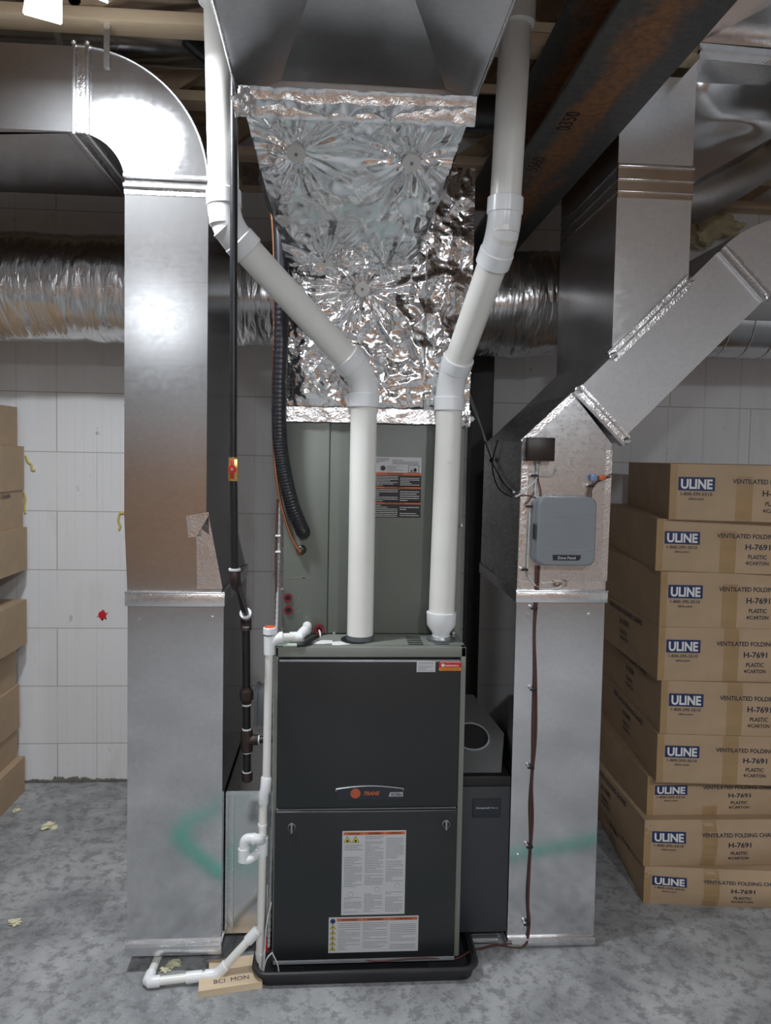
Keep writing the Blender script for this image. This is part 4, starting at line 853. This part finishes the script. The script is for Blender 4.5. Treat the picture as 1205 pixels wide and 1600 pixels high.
# ------------------------------------------------------------------ air cleaner between furnace and right duct
AX0, AX1 = FX1+.004, rx0-.003; AZ0, AZ1 = max(.056, at(760, 1470, .09).z), at(760, 1214, .09).z
t = thing('air_cleaner', 'charcoal media air cleaner cabinet between the furnace and the right duct', 'air cleaner', ((AX0+AX1)/2, .4, AZ0))
MB().box((AX0, .10, AZ0), (AX1, .70, AZ1-.04), .004).build('cabinet', AIRP, t); MB().box((AX0, .092, AZ0+.006), (AX1-.002, .102, AZ1-.036), .003).build('filter_door', AIRP, t)
MB().box((AX0, .095, AZ1-.036), (AX1, .70, AZ1), .004).build('top_cap', BLACKP, t)
p = at(738, 1278, .09); q = at(783, 1248, .09); fc = Face((p.x, .092, p.z), (1, 0, 0), (0, 0, 1))
s_ = MB().box((p.x, .088, p.z), (q.x, .093, q.z), .003).build('brand_plate', BADGE, t); fc = Face((p.x, .088, p.z), (1, 0, 0), (0, 0, 1)); W_ = q.x-p.x
m = MB(); fc.text(m, 'Honeywell', W_*.36, (q.z-p.z)*.5, .0062, .02, .001, W_*.46); fc.text(m, 'Home', W_*.76, (q.z-p.z)*.5, .0062, 0, .001, W_*.24); m.build('lettering', LAB, s_)
a, b = at(732, 1472, .085), at(778, 1464, .085); MB().box((a.x, .078, a.z), (b.x, .10, b.z), .002).build('door_handle', SILV, t)
# boot above it with a dark flexible throat
t = thing('filter_boot', 'dusty galvanized boot with a dark ribbed round throat above the air cleaner', 'duct fitting', ((AX0+AX1)/2, .4, AZ1))
z0, z1 = AZ1+.002, at(760, 1140, .35).z
a, b, c, d = V((AX0, .12, z0)), V((AX1-.03, .12, z0)), V((AX1-.012, .34, z1-.0)), V((AX0, .34, z1+.04))
e, f_ = V((AX1-.004, .2, z0+.11)), V((AX1-.01, .46, z1+.08))
MB().add([a, b, e, V((AX1-.07, .46, z1+.1)), V((AX0, .46, z1+.1)), V((AX0, .68, z0)), V((AX1-.03, .68, z0))], [(0, 1, 2, 3, 4), (1, 6, 2), (2, 6, 3), (3, 6, 5, 4), (0, 4, 5)]).build('boot_shell', galv('dusty_galvanized', .55, .55, .2, 5), t, 5)
n = (b-a).cross(V((AX0, .46, z1+.1))-a).normalized()
if n.y > 0: n = -n
cc = V((AX0+.072, .235, z0+.135)); cc = cc-n*((cc-a).dot(n))
ux = V((1, 0, 0)); uy = n.cross(ux).normalized()
for k in range(6):
    r_ = .064-.009*k; MB().tube([cc+n*(.004-.0*k)+(ux*math.cos(2*math.pi*i/32)+uy*math.sin(2*math.pi*i/32))*r_+V((0, .0, -.004*k)) for i in range(33)], .0035, 6, False).build('throat_rib', BLACKP if k % 2 else GREYP, t)
MB().add([cc+n*.002+(ux*math.cos(2*math.pi*i/32)+uy*math.sin(2*math.pi*i/32))*.065 for i in range(32)], [tuple(range(32))]).build('throat', DARKST, t)

# ------------------------------------------------------------------ zone panel, transformer, wiring on the right duct
t = thing('zone_panel', 'blue grey plastic zone control panel mounted on the right duct', 'control panel', at(880, 886, RY0))
a, b = at(838, 884, RY0-.055), at(933, 777, RY0-.055)
def rbox(mb, a, b, r, n, y0, y1, pil=.012):
    outline = rr_(a.x, b.x, a.z, b.z, r, n); k = len(outline); cx_, cz_ = (a.x+b.x)/2, (a.z+b.z)/2
    rings = [(y1, 1.), (y0+pil, 1.), (y0+pil*.3, .985), (y0, .945), (y0-.0, .6)]
    vs = []; fs = []
    for (y, s) in rings: vs += [V((cx_+(p[0]-cx_)*s, y, cz_+(p[1]-cz_)*s)) for p in outline]
    for i in range(len(rings)-1): fs += [(i*k+j, (i+1)*k+j, (i+1)*k+(j+1) % k, i*k+(j+1) % k) for j in range(k)]
    fs.append(tuple((len(rings)-1)*k+j for j in range(k))[::-1]); return mb.add(vs, fs)
rbox(MB(), a+V((-.006, 0, .003)), b+V((-.004, 0, -.003)), .024, 6, RY0-.030, RY0-.001).build('back_box', ZONEP, t)
cv = rbox(MB(), a, b, .026, 6, RY0-.062, RY0-.033, .014).build('cover', ZONEP, t)
W_, H_ = b.x-a.x, b.z-a.z; fc = Face((a.x, RY0-.062, a.z), (1, 0, 0), (0, 0, 1))
for v0, s_ in ((.69, 1), (.27, -1)): MB().tube([fc.p(W_*k/12*.98+.002, H_*v0+s_*.010*math.sin(math.pi*k/12), .0) for k in range(13)], .0006, 5).build('cover_groove', plain('pale_groove', (.30, .34, .38), .4), cv)
m = MB(); fc.poly(m, [(W_*.26, H_*.165)]+[(W_*.27+W_*.04*math.sin(R(30*k)), H_*.085+.006*(1-math.cos(R(30*k)))*0) for k in range(1)]+[(W_*.29, H_*.085), (W_*.70, H_*.085), (W_*.735, H_*.105), (W_*.745, H_*.165)], .0008); m.build('name_plate', BADGE, cv)
m = MB(); fc.text(m, 'Zone Panel', W_*.50, H_*.105, .0088, .02, .0014, W_*.31); m.build('lettering', LAB, cv)
for dy in (.010, .026): MB().box((a.x-.0075, RY0-.06+dy, a.z+H_*.38), (a.x-.004, RY0-.052+dy, a.z+H_*.60)).build('side_slot', BLACKP, t)
t = thing('transformer_box', 'dark brown square transformer box above the zone panel', 'transformer', at(850, 720, RY0))
a, b = at(827, 720, RY0-.05), at(868, 684, RY0-.05); MB().box((a.x-.008, RY0-.05, a.z), (b.x, RY0-.001, b.z), .002).build('housing', BROWNP, t); MB().box((a.x-.004, RY0-.052, a.z+.004), (b.x-.003, RY0-.049, b.z-.004), .001).build('cover', BROWNP, t)
rw = lambda L, y=RY0-.010: smooth([at(px, py, y) for px, py in L])
def clip(p, parent, s=1): MB().cyl(p+V((-.012*s, .010, .001)), p+V((-.012*s, -.004, .001)), .0055, 10).build('tie_screw', STEELZ, MB().box(p+V((-.016*s, -.006, -.004)), p+V((.009*s, .006, .004)), .002).build('cable_tie', WIREK, parent))
t = thing('transformer_leads', 'clear and dark leads running from the brown box to the zone panel', 'wire', at(845, 750, RY0-.01))
for L, r_, mt in (([(840, 718), (840, 745), (835, 770), (820, 790)], .0022, WIREB), ([(843, 718), (841, 745), (845, 765), (846, 778)], .002, WIREB), ([(838, 718), (839, 745), (828, 760), (812, 773), (805, 776)], .0035, CLEAR), ([(842, 718), (838, 750), (836, 775)], .0035, CLEAR), ([(846, 718), (842, 740), (852, 744), (866, 742), (870, 732)], .0022, CLEAR), ([(805, 776), (825, 774), (842, 780)], .002, WIREB)): MB().tube(rw(L), r_, 8).build('lead', mt, t)
clip(at(836, 743, RY0-.012), t); clip(at(828, 791, RY0-.012), t)
t = thing('connector_leads', 'red leads with a blue and orange connector at the upper right of the zone panel', 'wire', at(930, 745, RY0-.01))
for L in ([(918, 778), (922, 762), (930, 755), (945, 748), (955, 745)], [(924, 778), (925, 764), (936, 752), (950, 744), (957, 741)]): MB().tube(rw(L), .0024, 8).build('lead', WIREB, t)
p = at(929, 746, RY0-.02); MB().box(p+V((-.012, -.008, -.011)), p+V((.008, .008, .011)), .002).build('blue_connector', BLUEP, t); p = at(941, 746, RY0-.02); MB().box(p+V((-.012, -.007, -.009)), p+V((.012, .007, .008)), .002).build('orange_connector', ORANGE, t)
clip(at(925, 759, RY0-.014), t)
t = thing('control_cable', 'brown control cable tied down the front of the right duct from the zone panel', 'wire', at(825, 1478, RY0-.01))
L1 = [(839, 884), (838, 930), (836, 985), (836, 1050), (834, 1130), (833, 1200), (829, 1260), (830, 1320), (825, 1400), (827, 1450), (822, 1476), (805, 1480), (775, 1476), (750, 1484), (735, 1494)]
L2 = [(843, 884), (840, 935), (836, 990), (838, 1060), (838, 1150), (832, 1220), (833, 1280), (829, 1340), (826, 1410), (828, 1440), (824, 1468), (812, 1482)]
for L in (L1, L2): MB().tube(rw(L), .0034, 8).build('cable', WIREB, t)
for px, py in ((836, 950), (835, 1077), (831, 1199), (829, 1323), (825, 1444)): clip(at(px, py, RY0-.012), t)
t = thing('sensor_tube', 'clear sensor tube looping from the duct edge to a small plate below the panel', 'tube', at(860, 912, RY0-.01))
MB().tube(rw([(825, 890), (826, 900), (834, 912), (848, 920), (868, 920), (878, 914)]), .003, 8).tube(rw([(846, 912), (866, 910)]), .0022, 8).tube(rw([(824, 890), (826, 850), (828, 800)]), .003, 8).build('tube', CLEAR, t)
p = at(876, 911, RY0-.003); MB().box(p+V((-.026, -.004, -.012)), p+V((.022, .003, .011)), .003).build('sensor_plate', plain('bronze_plate', (.30, .24, .17), .4, 1), t); MB().cyl(p+V((-.013, 0, 0)), p+V((-.013, -.008, 0)), .006, 12).cyl(p+V((.008, 0, 0)), p+V((.008, -.012, 0)), .009, 12).build('port', SILV, t)
clip(at(821, 890, RY0-.012), t)
t = thing('thermostat_wire', 'thin black wires hanging from behind the right vent to the duct side', 'wire', at(800, 770, .14))
X_ = rx0-.008
for L in ([(727, 600), (740, 640), (752, 668), (758, 690)], [(728, 600), (745, 645), (760, 690), (768, 712)]): MB().tube(smooth([at(px, py, .45) for px, py in L]+[]), .0026, 8).build('grey_strand', plain('grey_wire', (.16, .16, .16), .5), t)
for L in ([(758, 690), (767, 715), (768, 720), (785, 752), (800, 768)], [(778, 688), (770, 718), (771, 740), (780, 764), (800, 777)]): MB().tube(smooth([onx(px, py, X_) for px, py in L]), .0026, 8).build('black_strand', WIREK, t)
MB().ball(onx(768, 719, X_), .009, (1, 1, 1.2), 2).build('cable_tie', WIREK, t); p = onx(803, 769, X_); MB().ball(p, .007).build('tie_screw', STEELZ, t)
t = thing('pan_wire', 'brown wire resting on the drip pan under the furnace front', 'wire', at(640, 1500, -.03))
MB().tube(smooth([at(568, 1498, -.02), at(590, 1502, -.025), at(640, 1498, -.03), at(690, 1497, -.02), at(715, 1497, -.01), at(740, 1484, .03), at(775, 1477, .07), at(800, 1474, .08)]), .0028, 8).build('cable', WIREB, t)

# ------------------------------------------------------------------ cartons
BW, BD, BH = .74, .95, .207
def carton_proto(name, g=.008):
    t = thing(name, 'carton', 'carton', (0, 0, 0)); t['g'] = g
    m = MB(); b = bmesh.new(); bmesh.ops.create_cube(b, size=1); bmesh.ops.bevel(b, geom=b.edges[:], offset=.0, segments=1, affect='EDGES') if False else None
    bmesh.ops.subdivide_edges(b, edges=b.edges[:], cuts=7, use_grid_fill=True)
    for v in b.verts:
        x, y, z = v.co
        bulge = 1-(2*z)**2; cx_ = 1+(g+.002)*bulge*(1-(2*y)**2) if abs(abs(x)-.5) < 1e-4 else 1; cy_ = 1+g*bulge*(1-(2*x)**2) if abs(abs(y)-.5) < 1e-4 else 1
        v.co = V(((x*cx_+.5)*BW, (y*cy_+.5)*BD, (z+.5)*BH))
    m.bm(b); m.build('carton_body', CARD, t, 40)
    return t
def print_front(t, tape):
    fc = Face((0, 0, 0), (1, 0, 0), (0, 0, 1)); h = .0065; g = t['g']
    def bul(mb):                                   # follow the face's bulge
        for v in mb.v:
            u, w_ = v.x/BW-.5, v.z/BH-.5; k = max(0, (1-(2*w_)**2)*(1-(2*u)**2)); v.y = v.y+h-.5*g*BD*k-.0012
        return mb
    m = MB()
    for i in range(8): fc.rect(m, .030+.130*i/8, BH-.098, .030+.130*(i+1)/8, BH-.048, h)
    lg = bul(m).build('logo_patch', NAVY, t)
    m = MB(); fc.text(m, 'ULINE', .095, BH-.090, .034, .035, h+.0008, .112); bul(m).build('logo_lettering', WHITEINK, lg)
    m = MB(); fc.text(m, '1-800-295-5510', .095, BH-.116, .0115, .012, h, .112); fc.text(m, 'uline.com', .095, BH-.132, .009, .012, h, .055)
    bul(m).build('contact_printing', INK, t); m = MB()
    fc.text(m, 'VENTILATED FOLDING CHAIRS', .372, BH-.068, .0165, .018, h, .300); fc.text(m, 'H-7691', .372, BH-.112, .021, .02, h, .090); fc.text(m, 'PLASTIC', .372, BH-.148, .0155, .018, h, .068); fc.text(m, '4/CARTON', .372, BH-.172, .0135, .018, h, .084)
    bul(m).build('product_printing', INK, t)
    m = MB(); u0, v0, v1 = tape
    for i in range(6): fc.rect(m, u0, v0+(v1-v0)*i/6, u0+.058, v0+(v1-v0)*(i+1)/6, h-.0006)
    bul(m).build('packing_tape', KTAPE, t)
    m = MB()
    for i in range(6): fc.rect(m, .0, BH*i/6, .026, BH*(i+1)/6, h-.0010)
    bul(m).build('corner_tape', KTAPE, t)
def print_side(t, left):
    fc = Face((0, BD, 0), (0, -1, 0), (0, 0, 1)) if left else Face((BW, 0, 0), (0, 1, 0), (0, 0, 1)); m = MB(); u = BD*.60 if left else BD*.62
    for s_, v, cp, w_ in (('VENTILATED FOLDING CHAIRS', BH-.034, .020, .42), ('H-7691', BH-.082, .024, .115), ('PLASTIC', BH-.122, .0165, .09), ('4/CARTON', BH-.148, .0145, .105)): fc.text(m, s_, u, v, cp, .018, .0045, w_)
    g = t['g']
    for q in m.v: q.x += (-1 if left else 1)*.5*(g-.006)*BW*max(0, (1-(2*(q.z/BH-.5))**2)*(1-(2*(q.y/BD-.5))**2))
    m.build('side_printing', INK, t)
def drop(t):
    for o in [t]+[c for ch in t.children for c in [ch]+list(ch.children)]: bpy.data.objects.remove(o)
protos = [carton_proto('carton', g_) for g_ in (.008, .008, .008, .008, .050)]
print_front(protos[0], (.235, 0, .165)); print_front(protos[1], (.250, 0, BH)); print_side(protos[1], True); print_front(protos[2], (.225, 0, .05)); print_side(protos[3], False); print_front(protos[4], (.225, 0, BH)); print_side(protos[4], True)
plainp = carton_proto('carton')
rz = lambda py: onz(1005, 1417, 0)
cor = onz(1006, 1416, 0)
dcor = (cor-CAM).dot(FW)
#        front-left px x, y bottom, y top, yaw, proto, Y offset
spec = [(1005, 1416, 1353, 6.0, 4, 0.02, 'lowest carton on the floor at right, sagging under the right stack'),
        (1005, 1353, 1281, 1.0, 4, .02, 'second carton from the floor in the right stack'),
        (1010, 1281, 1214, .8, 2, .055, 'third carton from the floor in the right stack, set back with its logo half hidden'),
        (1025, 1222, 1146, 5.5, 1, .0, 'fourth carton from the floor in the right stack, overhanging the set back one'),
        (1031, 1144, 1063, 5.5, 1, .0, 'fifth carton from the floor in the right stack, with a full width tape strip'),
        (1027, 1062, 979, 3.3, 1, .0, 'carton in the right stack level with the furnace top'),
        (1030, 978, 893, 3.9, 0, .0, 'third carton from the top of the right stack'),
        (1024, 892, 810, 9.0, 0, .02, 'second carton from the top of the right stack, shaded by the one above'),
        (1045, 810, 724, 13., 0, -.01, 'topmost carton of the right stack, turned slightly askew')]
zprev = 0.
for i, (px, yb, yt, yaw, k, dy, lb) in enumerate(spec):
    Y = cor.y+dy; p0, p1 = at(px, yb, Y), at(px, yt, Y); c = copy_tree(protos[k]); z1 = p1.z if i != 2 else at(1025, 1222, cor.y).z
    c.location = (p0.x, Y, zprev); c.rotation_euler = (0, 0, -R(yaw)); c.scale = (1, 1, (z1-zprev-.001)/BH); zprev = z1
    tag(c, lb, 'carton', 'cartons in the right stack'); del c['g']
lsp = [(38, 1231, 1181, .0, 4), (26, 1181, 1136, .0, 4), (30, 1136, 1069, .0, 4), (25, 1072, 1005, .03, 3), (42, 1004, 936, .0, 4), (19, 936, 889, .0, 4), (43, 886, 823, .0, 4), (37, 823, 765, .02, 3), (39, 764, 697, .0, 4), (29, 694, 636, .0, 4)]
llab = ['lowest carton of the left stack, on the floor at the left edge', 'second carton from the floor in the left stack', 'third carton from the floor in the left stack', 'carton under a jutting one in the left stack, printing at its upper edge', 'jutting carton in the left stack, level with the red wall dot', 'short set back carton in the middle of the left stack', 'carton jutting out just above the set back one in the left stack', 'third carton from the top of the left stack, with dark printing on its side', 'second carton from the top of the left stack', 'topmost carton of the left stack, shaded']
zprev = 0.; YB2 = WY-.10
for i, (px, yb, yt, dx, k) in enumerate(lsp):
    src = protos[3] if k == 3 else plainp; x = at(px, 1000, YB2).x; c = copy_tree(src); z1 = at(px, yt, YB2).z
    yb_ = YB2-BD-(.22 if i == 5 else 0)
    c.location = (x-BW, yb_, zprev); c.scale = (1, 1, (z1-zprev-.001)/BH); zprev = z1; tag(c, llab[i], 'carton', 'cartons in the left stack'); del c['g']
for o in protos+[plainp]:
    for ch in list(o.children):
        for g_ in list(ch.children): bpy.data.objects.remove(g_)
        bpy.data.objects.remove(ch)
    bpy.data.objects.remove(o)

# ------------------------------------------------------------------ teal lay flat hose on the floor before the ducts (seen mirrored in the sheet metal)
hp = smooth([V((1.5, -.72, .006)), V((.8, -.50, .006)), V((.2, -.52, .006)), V((-.30, -.46, .006)), V((-.62, -.75, .006)), V((-.66, -.98, .006)), V((-.30, -1.30, .006)), V((.3, -1.7, .006))], 10)
m = MB(); vs = []
for i, p in enumerate(hp):
    d = (hp[min(i+1, len(hp)-1)]-hp[max(i-1, 0)]).normalized(); n = V((-d.y, d.x, 0)); vs += [p-n*.035, p+n*.035, p+n*.035-V((0, 0, .006)), p-n*.035-V((0, 0, .006))]
m.add(vs, [(i*4+j, i*4+(j+1) % 4, (i+1)*4+(j+1) % 4, (i+1)*4+j) for i in range(len(hp)-1) for j in range(4)])
tag(m.build('flat_hose', TEAL), 'flat teal hose on the floor before the ducts, mirrored in their sheet metal', 'hose')
